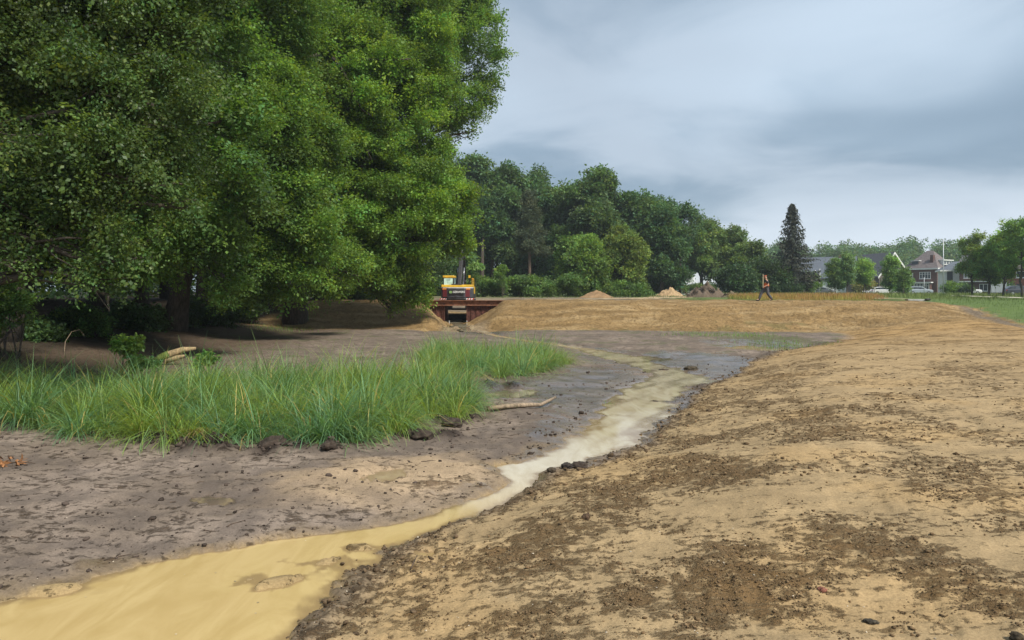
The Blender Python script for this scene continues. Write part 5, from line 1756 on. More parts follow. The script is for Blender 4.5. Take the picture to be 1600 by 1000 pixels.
BT = [('beech_tree', 'shaded beech filling the gap behind the excavator cab', 668, 300, 452, 40, 112, 600, .5, 'leaf_far', (.7, .8, .85)),
      ('beech_tree', 'low beech boughs between the big oak and the excavator boom', 700, 330, 455, 30, 104, 450, .45, 'leaf_far', (.85, .92, .9)),
      ('beech_tree', 'tall beech next to the big oak at the left end of the far tree line', 728, 246, 440, 42, 122, 700, .55, 'leaf_far', (.95, 1.0, 1.1)),
      ('beech_tree', 'tall feathery beech left of the pine', 775, 258, 430, 42, 124, 700, .55, 'leaf_far', (.88, .95, 1.05)),
      ('beech_tree', 'tall beech directly behind the pine', 833, 266, 430, 44, 126, 700, .55, 'leaf_far', (.85, .93, 1.0)),
      ('beech_tree', 'broad dark beech at the middle of the far tree line', 922, 274, 440, 60, 116, 1100, .5, 'leaf_far', (.92, .98, .95)),
      ('beech_tree', 'dark beech filling the gap between pine and broad beech', 872, 300, 440, 36, 120, 600, .5, 'leaf_far', (.8, .9, 1.0)),
      ('beech_tree', 'rounded beech right of the broad dark beech', 985, 305, 445, 36, 118, 600, .5, 'leaf_far', (.82, .9, .95)),
      ('oak_tree', 'dark oak at the right end of the far tree line', 1035, 320, 446, 33, 114, 650, .45, 'leaf_far', (.72, .85, .9)),
      ('hazel_tree', 'bright green bushy tree in front of the beeches', 906, 368, 455, 36, 92, 650, .36, 'leaf_bush', (1.25, 1.25, 1.1)),
      ('willow_tree', 'olive green rounded tree right of the bright green one', 972, 354, 456, 38, 94, 800, .30, 'leaf_far', (1.45, 1.3, .95)),
      ('ash_tree', 'airy light green tree in front of the white house', 1097, 346, 428, 32, 128, 420, .42, 'leaf_far', (1.35, 1.3, 1.2)),
      ('ash_tree', 'airy spreading tree right of the white house', 1138, 356, 430, 34, 130, 460, .42, 'leaf_far', (1.3, 1.25, 1.05)),
      ('maple_tree', 'yellowish green tree between the airy trees and the spruce', 1168, 378, 446, 28, 126, 420, .38, 'leaf_far', (1.25, 1.2, .9)),
      ('holly_tree', 'dark evergreen clump left of the spruce', 1190, 410, 452, 30, 118, 480, .36, 'leaf_dark', (.95, 1.0, 1.0)),
      ('holly_tree', 'dark evergreen clump right of the rubble heap', 1150, 418, 453, 26, 112, 420, .36, 'leaf_dark', (.85, .95, .95)),
      ('lime_tree', 'dark green young tree left of the grey roofed hall gable', 1305, 404, 450, 17, 128, 240, .32, 'leaf_far', (.95, 1.0, .9)),
      ('lime_tree', 'sparse young tree with thin dark stem before the hall', 1324, 396, 440, 14, 122, 130, .32, 'leaf_far', (1.0, 1.05, 1.1)),
      ('lime_tree', 'bright round young tree before the gabled house', 1350, 407, 441, 17, 126, 260, .32, 'leaf_bush', (1.2, 1.2, 1.0)),
      ('lime_tree', 'pointed young tree in front of the gabled house', 1391, 400, 450, 16, 118, 240, .30, 'leaf_bush', (1.05, 1.1, 1.1)),
      ('lime_tree', 'low young tree left of the brick house', 1412, 420, 456, 14, 114, 200, .30, 'leaf_far', (1.0, 1.05, .9)),
      ('street_tree', 'slender street tree before the white modern house', 1519, 366, 432, 24, 96, 330, .26, 'leaf_far', (1.25, 1.15, 1.0)),
      ('street_tree', 'second street tree from the white modern house', 1545, 385, 440, 24, 94, 380, .26, 'leaf_bush', (1.1, 1.1, 1.1)),
      ('street_tree', 'third street tree with the dense bright crown', 1568, 360, 432, 30, 92, 520, .26, 'leaf_bush', (1.15, 1.15, 1.0)),
      ('street_tree', 'tallest street tree at the right edge', 1596, 337, 425, 36, 88, 620, .26, 'leaf_bush', (1.1, 1.15, 1.05)),
      ('street_tree', 'street tree crown cut off by the right edge of the picture', 1632, 365, 435, 34, 90, 400, .26, 'leaf_bush', (1.05, 1.1, 1.0))]
for i, (nm, lab, px, top, bot, half, d, n, leaf, lm_, tn) in enumerate(BT):
    if px > 1260:
        half *= (.72 if px < 1380 else .58) if px < 1450 else .9
        n = int(n * .7)
        tn = tuple(v * 1.3 for v in tn)
        leaf *= .85
    n = int(n * (.95 if px < 1100 else .9))
    leaf *= 1.24
    kw = {}
    if nm in ('beech_tree',):
        kw = dict(lob_r=.46, lobes_n=14)
    if nm in ('hazel_tree', 'willow_tree', 'holly_tree'):
        kw = dict(lobes_n=12, lob_r=.5, taper=.1)
    if nm == 'street_tree':
        kw = dict(lob_r=.4, lobes_n=11)
    bgtree(nm, lab, px, top, bot, half, d, n, leaf, 700 + i, lm_, tn, 'bark' if nm != 'street_tree' else 'bark', 'trees behind the site' if px < 1260 else ('young trees by the houses' if px < 1450 else 'street trees on the right'), r0=.35 if px < 1100 else (.2 if px < 1260 else (.11 if px < 1500 else .15)), **kw)
# bare stems under the beeches
for i, (px, d, r) in enumerate([(752, 118, .35), (758, 126, .3), (768, 121, .3), (790, 127, .28), (806, 124, .3), (1013, 116, .2), (1021, 120, .2), (1062, 124, .2)]):
    x = (px - 800) / FOC * d
    z = gz(x, d)
    root = empty('beech_tree', (x, d, z))
    tag(root, ['dark beech stem nearest the excavator boom', 'second dark stem right of the excavator', 'third dark stem right of the excavator', 'shaded stem left of the pine', 'shaded stem just left of the pine trunk',
               'thin stem behind the dirt track', 'thin stem right of the dirt track end', 'thin stem left of the white house'][i], 'tree', 'stems under the far tree line')
    MB().tube([(0, 0, -.3), (.1, 0, 3), (.15, .1, 7), (.4, .1, 11)], [r * 1.2, r, r * .8, r * .4], 8).build('trunk', M['bark'], root, True)
    g = np.random.default_rng(60 + i)
    crown_obj('crown', root, [(0, 0, 11, 3.0, 3.0, 2.5), (1, 1, 14, 2.6, 2.6, 2.4)], 160, .34, 'leaf_far', g, 2.0, tone=(.7, .85, .95), sub=5)

# pine with bare trunk
def pine(px, top, bot, half, d, seed):
    g = np.random.default_rng(seed)
    x = (px - 800) / FOC * d
    z0 = gz(x, d)
    root = empty('pine_tree', (x, d, z0))
    tag(root, 'grey green pine with bare reddish trunk before the beeches', 'tree')
    ztop = EYE + (HOR - top) / FOC * d - z0
    MB().tube([(0, 0, -.2), (.05, 0, ztop * .4), (-.05, 0, ztop * .75), (0, 0, ztop)], [.24, .2, .13, .03], 9).build('trunk', M['bark_pine'], root, True)
    lo = []
    bm_ = MB()
    zb = EYE + (HOR - bot) / FOC * d - z0
    for k in range(30):
        t = (k / 29.0) ** .9
        z = zb + (ztop - zb) * t
        R = half * d / FOC * (1 - .78 * t) * g.uniform(.65, 1.1) * (1.0 if t > .12 else .9)
        a = k * 2.4
        e = np.array((R * .75 * math.cos(a), R * .75 * math.sin(a), z + .1 * R))
        bm_.tube(limb_path((0, 0, z - .5), e, g, .1, .05, 5), [.06, .05, .04, .03, .02], 4)
        lo.append((*e, R * .5, R * .5, .45))
    b_ = bm_.build('branches', M['bark_pine'], root)
    b_['kind'] = 'stuff'
    crown_obj('crown', root, lo, 1200, .2, 'needle', g, .9, tone=(2.3, 2.3, 1.9), sub=0, aspect=.28, shell=.2)


pine(827, 303, 395, 30, 100, 21)


def spruce(px, top, bot, half, d, seed):
    g = np.random.default_rng(seed)
    x = (px - 800) / FOC * d
    z0 = gz(x, d)
    root = empty('spruce_tree', (x, d, z0))
    tag(root, 'tall dark conical spruce standing alone by the meadow', 'tree')
    ztop = EYE + (HOR - top) / FOC * d - z0
    R0 = half * d / FOC
    MB().tube([(0, 0, -.2), (0, 0, ztop * .5), (0, 0, ztop)], [.38, .25, .02], 10).build('trunk', M['bark'], root, True)
    pos, dr, nr, ln = [], [], [], []
    bm_ = MB()
    for k in range(230):
        t = k / 229.0
        z = .8 + (ztop - .9) * t
        R = R0 * min(.92, 1.05 * (1 - t) ** .88 + .02) * g.uniform(.62, 1.1) * (.72 if t < .10 else 1)
        a = k * 2.39996 + g.uniform(-.3, .3)
        h = np.array((math.cos(a), math.sin(a), 0))
        sag = g.uniform(.15, .35)
        nn = max(6, int(20 * R / R0))
        ts = np.linspace(.15, 1, nn)
        p = h[None] * (R * ts)[:, None]
        zz = z - sag * R * ts + .22 * R * ts ** 2
        bm_.tube([(0, 0, z), tuple(p[nn // 2] * 1.0 + (0, 0, zz[nn // 2])), tuple(p[-1] + (0, 0, zz[-1]))], [.05, .035, .012], 3, False)
        for q in range(nn):
            for m in range(4):
                c = p[q] + (0, 0, zz[q]) + g.normal(0, .10, 3)
                pos.append(c)
                sd = np.array((-h[1], h[0], 0)) * g.choice((-1, 1))
                dr.append(h * .5 + sd * g.uniform(.2, .9) + np.array((0, 0, -g.uniform(.2, 1.1))))
                nr.append(np.array((0, 0, 1.0)) + g.normal(0, .5, 3))
                ln.append(g.uniform(.32, .62))
    bm_.build('branches', M['bark'], root)['kind'] = 'stuff'
    pos, dr, nr, ln = map(np.array, (pos, dr, nr, ln))
    V, F = leaf_quads(pos, dr, nr, ln, ln * .36)
    tl = g.uniform(.65, 1.4, len(pos))
    br_ = np.clip(g.normal(.3, .3, len(pos)), 0, 1)
    T = np.repeat(np.stack([tl * (1 + .45 * br_), tl, tl * (1 - .1 * br_), np.ones(len(pos))], 1), 4, 0)
    mesh_np('crown', V, F, M['needle'], root, False, {'tint': ('FLOAT_COLOR', T)})['kind'] = 'stuff'


spruce(1238, 318, 450, 45, 120, 22)

# bramble thicket and bushes
def thicket(name, label, px0, px1, top, bot, d, n, leaf, seed, lm_='leaf_bush', tone=(1, 1, 1), cat='thicket', group=None):
    g = np.random.default_rng(seed)
    k = max(2, int((px1 - px0) / ((bot - top) * 0.8)))
    lo = []
    for i in range(k):
        px = px0 + (px1 - px0) * (i + .5) / k
        r = (bot - top) * .5 * g.uniform(.85, 1.15)
        for dd, m in ((0, 1.0), (2.0, 1.1)):
            p = P(px + g.normal() * 3, bot - r * .9 * m, d + dd)
            R = r * d / FOC
            lo.append((p[0], p[1], p[2], R * 1.1, R, R * m))
    return shrub(name, label, lo, int(n * 1.5), 20, leaf, seed, lm_, cat, group, .02, size=leaf * 4.0, tone=tone, sub=5)


thicket('bramble_thicket', 'long green bramble thicket behind the excavator', 735, 905, 431, 462, 88, 1150, .26, 51, tone=(1.0, 1.05, 1.0))
thicket('bramble_thicket', 'lower end of the brambles behind the brown heap', 900, 1010, 440, 463, 90, 520, .26, 52, tone=(.92, 1.0, 1.0))
shrub('sapling', 'light green sapling rising from the brambles beside the excavator', [lob(741, 418, 86, 11), lob(738, 430, 86, 9)], 60, 16, .26, 53, 'leaf_bush', 'sapling', None, .03, size=.8, tone=(1.15, 1.2, 1.2), sub=4)
shrub('sapling', 'light green sapling rising from the brambles below the stems', [lob(785, 424, 86, 8), lob(785, 434, 86, 9)], 50, 16, .26, 54, 'leaf_bush', 'sapling', None, .03, size=.8, tone=(1.25, 1.3, 1.2), sub=4)
thicket('bush', 'dark bush at the foot of the spruce', 1215, 1252, 446, 456, 116, 90, .3, 55, 'leaf_dark', (.8, .9, 1.0), 'bush')
thicket('hedge', 'brownish clipped hedge before the gabled house', 1330, 1360, 440, 454, 134, 120, .3, 56, 'leaf_far', (1.9, 1.2, 1.2), 'hedge')
thicket('bush', 'fresh green bush between the white cars and the brick house', 1394, 1410, 441, 454, 130, 80, .3, 57, 'leaf_bush', (1.2, 1.25, 1.0), 'bush')
thicket('bush', 'sprawling green bush before the white modern house', 1484, 1506, 442, 456, 128, 150, .3, 58, 'leaf_bush', (1.1, 1.2, .9), 'bush')
thicket('bush', 'dark bush right of the sprawling green bush', 1502, 1516, 446, 457, 126, 80, .3, 59, 'leaf_dark', (.9, 1, 1), 'bush')
thicket('hedge', 'low green hedge before the white house', 1068, 1120, 446, 455, 124, 130, .3, 64, 'leaf_far', (1.2, 1.2, 1.), 'hedge')
thicket('bush', 'bright bush between the spruce and the flagpoles', 1254, 1272, 425, 452, 122, 150, .3, 65, 'leaf_bush', (1.1, 1.15, 1.0), 'bush')
thicket('bush', 'dark shrubs at the shaded edge behind the dirt track', 1010, 1062, 428, 455, 118, 260, .36, 66, 'leaf_dark', (.85, .95, 1.0), 'bush')
thicket('bush', 'dark undergrowth behind the brambles under the beeches', 740, 880, 415, 440, 128, 380, .5, 67, 'leaf_dark', (.7, .8, .9), 'bush')
thicket('bush', 'dark bush by the brown brick house at the right', 1556, 1576, 444, 456, 120, 60, .3, 68, 'leaf_dark', (.9, 1, 1), 'bush')

# far-off wood on the horizon, one mass
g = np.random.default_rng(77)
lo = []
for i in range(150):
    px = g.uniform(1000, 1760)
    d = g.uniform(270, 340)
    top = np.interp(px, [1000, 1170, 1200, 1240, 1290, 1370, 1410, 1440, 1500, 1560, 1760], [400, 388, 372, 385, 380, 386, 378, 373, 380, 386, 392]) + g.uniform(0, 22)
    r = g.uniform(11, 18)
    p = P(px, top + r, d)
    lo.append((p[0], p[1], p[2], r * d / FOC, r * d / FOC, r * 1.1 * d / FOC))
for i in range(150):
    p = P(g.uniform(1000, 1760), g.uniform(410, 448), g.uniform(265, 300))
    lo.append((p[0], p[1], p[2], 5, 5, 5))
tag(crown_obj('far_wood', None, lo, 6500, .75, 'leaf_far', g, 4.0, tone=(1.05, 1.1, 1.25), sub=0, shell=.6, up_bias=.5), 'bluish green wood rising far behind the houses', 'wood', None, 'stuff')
# the interior of the wood on the left, one dark mass
lo = []
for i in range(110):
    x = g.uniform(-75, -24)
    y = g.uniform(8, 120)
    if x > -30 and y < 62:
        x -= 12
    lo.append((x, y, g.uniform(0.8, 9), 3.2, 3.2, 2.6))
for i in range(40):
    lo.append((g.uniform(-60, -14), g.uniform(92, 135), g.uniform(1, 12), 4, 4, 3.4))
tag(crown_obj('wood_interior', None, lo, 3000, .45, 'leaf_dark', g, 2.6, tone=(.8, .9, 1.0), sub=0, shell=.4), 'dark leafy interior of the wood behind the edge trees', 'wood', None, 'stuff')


# meadow and verges
def meadow(name, label, n, xr, yr, keep, hgt, colf, seed, width=.02):
    g = np.random.default_rng(seed)
    x, y = g.uniform(*xr, n), g.uniform(*yr, n)
    k = keep(x, y, g)
    x, y = x[k], y[k]
    n = len(x)
    a = g.uniform(0, 6.28, n)
    V, F = blades(np.stack([x, y, shape(x, y) - .02], 1), np.stack([np.cos(a), np.sin(a)], 1), hgt * g.uniform(.5, 1.25, n), np.full(n, width) * g.uniform(.7, 1.4, n) * np.clip(y / 60, .5, 2), g.gamma(2, .25, n), 2, np.abs(g.normal(.15, .15, n)))
    T = np.repeat(np.concatenate([colf(x, y, g), np.ones((n, 1))], 1), 6, 0)
    o = mesh_np(name, V, F, M['meadow'], None, False, {'tint': ('FLOAT_COLOR', np.clip(T, .01, 1))})
    tag(o, label, 'grass', None, 'stuff')
    return o


def pxof(x, y):
    return 800 + FOC * x / y


def col_red(x, y, g):
    t = np.clip(.5 + .8 * fbm(x * .25, y * .25, 3, 31) + g.normal(0, .25, len(x)) + (y - 66) / 40, 0, 1)[:, None]
    px = pxof(x, y)
    gr = (smooth((1185 - px) / 50) * smooth((66 - y) / 8))[:, None]
    c = np.array((.34, .29, .06)) * (1 - t) + np.array((.44, .21, .09)) * t
    c = c * (1 - gr) + np.array((.12, .19, .04)) * gr
    return c * g.uniform(.75, 1.2, (len(x), 1))


meadow('meadow_grass', 'reddish flowering meadow grass behind the walking person', 42000, (14, 60), (54.3, 92), lambda x, y, g: (pxof(x, y) > 1140 + 6 * fbm(x, y, 2, 3)) & (pxof(x, y) < 1372 + 20 * fbm(x * .3, y * .3, 2, 8)) & (y > 55.2 + .6 * fbm(x * .8, y, 2, 9)), .55, col_red, 91, .022)
meadow('field_grass', 'tall green and straw coloured grass between meadow and houses', 22000, (22, 120), (84, 138), lambda x, y, g: (pxof(x, y) > 1120) & (pxof(x, y) < 1650), .6,
       lambda x, y, g: (np.array((.17, .22, .06)) + np.array((.12, .06, .03)) * np.clip(fbm(x * .08, y * .12, 3, 40), 0, 1)[:, None]) * g.uniform(.7, 1.25, (len(x), 1)), 92, .03)


def v_keep(x, y, g):
    return (x - x_crest(y) > 2.9 + .5 * fbm(x, y, 2, 9)) & (pxof(x, y) > 1380) & (pxof(x, y) < 1640)


meadow('verge_grass', 'bright green grass verge beyond the ditch at the right', 28000, (22, 75), (34, 84), v_keep, .30, lambda x, y, g: (np.array((.125, .185, .05)) + np.array((.06, .03, .01)) * np.clip(fbm(x * .2, y * .2, 3, 41) + (y - 60) / 30, 0, 1)[:, None]) * g.uniform(.75, 1.25, (len(x), 1)), 93, .02)
meadow('field_grass', 'straggling grass on the ground around the heaps', 9000, (-2, 40), (72, 110), lambda x, y, g: (pxof(x, y) > 760) & (pxof(x, y) < 1140) & (fbm(x * .2, y * .2, 3, 44) > .12 - (y - 80) / 60), .28, lambda x, y, g: np.array((.12, .17, .05)) * g.uniform(.7, 1.3, (len(x), 1)), 94, .025)
ribbon('footpath', 'thin pale footpath through the verge at the right', [(1490, 0, 86, .5), (1530, 0, 76, .5), (1580, 0, 66, .5), (1660, 0, 58, .5)], plain('pale path', (.45, .40, .32), .9), .22)
m_asph = plain('asphalt', (.09, .09, .09), .9, 0, .15, 2)
ribbon('street', 'street with parked cars before the houses', [(1150, 0, 160, 3.0), (1250, 0, 150, 3.0), (1380, 0, 141, 3.0), (1460, 0, 134, 3.0), (1540, 0, 124, 3.0), (1660, 0, 112, 3.0)], m_asph, .04)
ribbon('sand_strip', 'pale sand strip at the end of the embankment', [(1352, 0, 62, .8), (1390, 0, 63, 1.2), (1425, 0, 63, 1.0)], m_path, .12)

# ------------------------------------------------------------------ houses
M['brick_dark'] = plain('brown brick', (0.135, 0.075, 0.062), .9, 0, .15, 3, .2, .2)
M['brick_red'] = plain('red brick', (0.26, 0.10, 0.065), .9, 0, .15, 3, .2, .2)
M['brick_grey'] = plain('grey brown brick', (0.15, 0.125, 0.11), .9, 0, .12, 3, .2, .2)
M['render'] = plain('white render', (0.74, 0.74, 0.72), .8, 0, .05, 2)
M['tile_grey'] = plain('grey roof tile', (0.125, 0.12, 0.125), .75, 0, .15, 2.5, .3, .3)
M['tile_slate'] = plain('slate roof', (0.11, 0.125, 0.15), .7, 0, .1, 2.5, .3, .2)
M['tile_brown'] = plain('brown roof tile', (0.15, 0.125, 0.12), .8, 0, .15, 2.5, .3, .3)
M['trim'] = plain('white trim', (0.78, 0.77, 0.74), .6, 0, .04, 4)
M['pane'] = glass_mat('window glass', (0.035, 0.042, 0.05))
M['anthracite'] = plain('anthracite panel', (0.04, 0.042, 0.048), .5, 0, .1, 4)


def face_box(mb, face, u0, u1, v0, v1, o0, o1, w, dep):
    """box on a wall face, o0..o1 outwards"""
    if face == 'f':
        mb.box(u0, u1, -o1, -o0, v0, v1)
    elif face == 'r':
        mb.box(w + o0, w + o1, u0, u1, v0, v1)
    elif face == 'l':
        mb.box(-o1, -o0, u0, u1, v0, v1)


def window(parent, face, u0, u1, v0, v1, w, dep, mull=1, name='window', rows=0):
    mb = MB()
    t = .10
    face_box(mb, face, u0, u1, v0, v0 + t, .0, .09, w, dep)
    face_box(mb, face, u0, u1, v1 - t, v1, .0, .09, w, dep)
    face_box(mb, face, u0, u0 + t, v0 + t, v1 - t, .0, .09, w, dep)
    face_box(mb, face, u1 - t, u1, v0 + t, v1 - t, .0, .09, w, dep)
    for k in range(mull):
        c = u0 + (u1 - u0) * (k + 1) / (mull + 1)
        face_box(mb, face, c - .05, c + .05, v0 + t, v1 - t, .0, .08, w, dep)
    if rows:
        c = v0 + (v1 - v0) * .68
        face_box(mb, face, u0 + t, u1 - t, c - .04, c + .04, .0, .07, w, dep)
    o = mb.build(name, M['trim'], parent)
    p = MB()
    face_box(p, face, u0 + .05, u1 - .05, v0 + .05, v1 - .05, .004, .03, w, dep)
    p.build('pane', M['pane'], o)
    s = MB()
    face_box(s, face, u0 - .08, u1 + .08, v0 - .08, v0 - .003, .0, .16, w, dep)
    s.build('sill', M['trim'], o)
    return o


def house(name, label, px, d, yaw, w, dep, eave, ridge, roof, wm, rm, windows, corner='r', base=None):
    """front-right (or front-left) corner stands at photograph column px, depth d"""
    a = math.radians(yaw)
    x, y = (px - 800) / FOC * d, d
    ux = np.array((math.cos(a), -math.sin(a)))
    o = np.array((x, y)) - (ux * w if corner == 'r' else 0)
    z = gz(o[0], o[1]) if base is None else base
    root = empty(name, (o[0], o[1], z), -a)
    tag(root, label, 'house', 'houses along the street')
    wl_ = MB()
    wl_.box(0, w, 0, dep, -.5, eave)
    if roof == 'gable_x':      # ridge along x, gables on the sides
        wl_.prism([(0.0, eave), (dep, eave), (dep / 2, ridge - .1)], 0.02, w - .02, 'x')
    if roof == 'gable_y':
        wl_.prism([(0.0, eave), (w, eave), (w / 2, ridge - .1)], 0.02, dep - .02, 'y')
    wl_.build('wall', wm, root)
    ov = .45
    rb = MB()
    th_ = .18
    if roof == 'gable_x':
        sl = (ridge - eave) / (dep / 2)
        for s_ in (0, 1):
            ya, yb = (-ov, dep / 2) if s_ == 0 else (dep + ov, dep / 2)
            za, zb = eave - sl * ov, ridge
            rb.prism([(ya, za), (yb, zb), (yb, zb + th_), (ya, za + th_)], -ov, w + ov, 'x')
        rf = rb.build('roof', rm, root)
    elif roof == 'gable_y':
        sl = (ridge - eave) / (w / 2)
        for s_ in (0, 1):
            xa, xb = (-ov, w / 2) if s_ == 0 else (w + ov, w / 2)
            za, zb = eave - sl * ov, ridge
            rb.prism([(xa, za), (xb, zb), (xb, zb + th_), (xa, za + th_)], -ov, dep + ov, 'y')
        rf = rb.build('roof', rm, root)
        bgd = MB()
        for s_ in (0, 1):
            xa, xb = (-ov, w / 2) if s_ == 0 else (w + ov, w / 2)
            za, zb = eave - sl * ov, ridge
            bgd.prism([(xa, za - .28), (xb, zb - .28), (xb, zb + th_ + .02), (xa, za + th_ + .02)], -ov - .06, -ov - .005, 'y')
        bgd.build('bargeboard', M['trim'], rf)
    elif roof == 'hip':
        k = (ridge - eave)
        rx0, rx1 = w * .42, w * .62
        vs = [(-ov, -ov, eave), (w + ov, -ov, eave), (w + ov, dep + ov, eave), (-ov, dep + ov, eave), (rx0, dep * .5, ridge), (rx1, dep * .5, ridge)]
        rb.add(vs, [(0, 1, 5, 4), (1, 2, 5), (2, 3, 4, 5), (3, 0, 4), (3, 2, 1, 0)])
        rf = rb.build('roof', rm, root)
        MB().box(-ov - .02, w + ov + .02, -ov - .02, dep + ov + .02, eave - .32, eave - .004).build('gutter_board', M['trim'], root)
    elif roof == 'flat':
        rb.box(-.15, w + .15, -.15, dep + .15, eave, eave + .3)
        rf = rb.build('roof', rm, root)
    for ww in windows:
        window(root, *ww[:5], w, dep, *(ww[5:]))
    return root, rf


# white house behind the airy trees
h, rf = house('house', 'white house with pale roof half hidden behind the airy trees', 1120, 150, 20, 7.6, 6, 2.2, 4.4, 'gable_x', M['render'], plain('pale roof', (.42, .44, .46), .6), [('f', 1.0, 2.2, .6, 1.7), ('f', 4.5, 6.0, .6, 1.7, 1)], 'r')
MB().box(1.2, 3.0, -.1, 1.6, 2.3, 3.7).build('dormer', M['render'], rf)
# hall with long slate roof
h, rf = house('hall', 'long building with steep blue grey slate roof right of the spruce', 1333, 168, 30, 12.5, 9, 4.0, 8.6, 'gable_x', M['brick_dark'], M['tile_slate'], [('f', 1, 2.4, 1.0, 2.4), ('f', 7.5, 9.5, .9, 2.4, 2), ('f', 10, 12, .9, 2.4, 2)], 'r')
MB().box(6.5, 12.4, -3.5, 0.0, 0, 2.9).build('porch_wall', M['render'], h)
MB().box(6.3, 12.6, -3.8, 0.2, 2.9, 3.15).build('porch_roof', M['tile_slate'], h)
MB().box(9.0, 9.9, 4.2, 5.0, 8.4, 9.3).build('chimney', M['brick_dark'], rf)
# gabled house
h, rf = house('house', 'house with grey tiled roof and white edged brick gable', 1419, 160, -5, 6.6, 12, 4.3, 9.0, 'gable_y', M['brick_grey'], M['tile_grey'], [('f', 1.0, 2.6, .8, 2.4, 1, 'window', 1), ('f', 3.6, 5.8, .8, 2.4, 2, 'window', 1), ('f', 2.3, 4.3, 4.6, 6.0, 1), ('l', 2.0, 4.0, 3.0, 4.0, 2)], 'r')
MB().box(-3.8, 0, 1.0, 9.5, 0, 2.7).build('side_wing', M['brick_grey'], h)
MB().box(-4.2, 0, .6, 9.9, 2.7, 3.0).build('wing_roof', M['tile_brown'], h)
window(h, 'f', -3.4, -1.2, .7, 2.2, 6.6, 12, 2).location = (0, 1.0, 0)
MB().box(4.9, 5.6, 6.5, 7.3, 6.2, 9.2).build('chimney', M['render'], rf)
# brick house with hipped roof
h, rf = house('house', 'brown brick house with hipped tile roof, dormers and chimney', 1464, 172, 56, 7.4, 8.0, 6.1, 10.4, 'hip', M['brick_dark'], M['tile_brown'],
              [('f', .6, 1.9, 3.6, 5.0, 1, 'window', 1), ('f', 3.4, 6.0, 3.6, 5.2, 3, 'window', 1), ('f', .7, 1.5, .6, 2.3, 0, 'window', 1)], 'r')
bay = MB().box(2.4, 6.3, -.9, 0, 0, 2.6).build('bay', M['brick_dark'], h)
MB().box(2.1, 6.6, -1.15, -.004, 2.6, 2.85).build('bay_roof', M['trim'], bay)
bw = window(h, 'f', 2.6, 6.1, .7, 2.5, 7.4, 8, 4, 'window', 1)
bw.location = (0, -.9, 0)
dr_ = MB().box(.5, 1.4, -.06, -.002, 0, 2.1).build('door', M['anthracite'], h)
dm = MB().box(1.3, 2.9, .55, 2.4, 7.0, 7.85).build('dormer', M['tile_brown'], rf)
MB().box(1.1, 3.1, .35, 2.6, 7.85, 8.0).build('dormer_roof', M['trim'], dm)
MB().box(1.45, 2.75, .53, .56, 7.15, 7.75).build('dormer_window', M['pane'], dm)
dm = MB().box(6.0, 7.6, 2.6, 6.6, 6.9, 7.9).build('dormer', M['render'], rf)
MB().box(5.8, 7.9, 2.3, 6.9, 7.9, 8.1).build('dormer_roof', M['trim'], dm)
for k in range(3):
    MB().box(7.59, 7.64, 2.9 + k * 1.25, 3.8 + k * 1.25, 7.1, 7.75).build('dormer_window', M['pane'], dm)
MB().box(5.4, 6.1, .9, 1.7, 6.4, 9.2).build('chimney', M['brick_dark'], rf)
# white modern house
h, rf = house('house', 'white rendered modern house with dark window frames', 1524, 158, 22, 6.2, 6, 5.3, 7.2, 'hip', M['render'], M['tile_slate'], [('f', 3.1, 4.9, 3.3, 4.9, 0)], 'r')
MB().box(.9, 2.0, -.05, -.002, 0, 5.0).build('stair_panel', M['anthracite'], h)
MB().box(2.0, 5.6, -.06, -.003, .0, 2.3).build('glazed_front', M['anthracite'], h)
MB().box(2.3, 5.3, -.10, -.065, .1, 2.1).build('glazing', M['pane'], h)
# houses at the right
h, rf = house('house', 'brown brick house behind the second street tree', 1556, 150, 45, 6.5, 7, 5.4, 8.2, 'gable_x', M['brick_dark'], M['tile_grey'], [('f', .8, 2.0, 3.4, 4.7, 1), ('f', 2.4, 3.2, 3.4, 4.7, 0), ('f', 3.6, 5.8, .7, 2.2, 2)], 'r')
MB().box(.0, 6.5, -.9, -.004, 2.6, 2.8).build('canopy', M['trim'], h)
h, rf = house('house', 'red brick terrace house at the right edge of the picture', 1640, 140, 45, 8.5, 7, 5.2, 8.0, 'gable_x', M['brick_red'], M['tile_brown'], [('f', .8, 2.4, 3.3, 4.6, 1), ('f', 3.2, 4.8, 3.3, 4.6, 1), ('f', .8, 2.6, .7, 2.2, 1), ('f', 5.2, 7.6, .7, 2.3, 2)], 'r')
MB().box(3.2, 4.2, -.05, -.002, 0, 2.1).build('door', M['anthracite'], h)
# framed mesh enclosure between the street trees
d = 118
x0 = (1549 - 800) / FOC * d
en = empty('framed_enclosure', (x0, d, gz(x0, d)))
tag(en, 'grey framed netted enclosure with slanting legs between street trees', 'enclosure')
MB().box(0, 2.4, -.02, .02, .5, 1.9).build('net_panel', plain('grey net', (.25, .28, .29), .7), en)
for k, x in enumerate((0.0, .8, 1.6, 2.4)):
    MB().tube([(x - .12, 0, 0), (x + .04, 0, 2.5)], .045, 6).build('leg', M['steel'], en)
MB().box(-.1, 2.5, -.3, .3, .45, .5).build('mat', M['anthracite'], en)

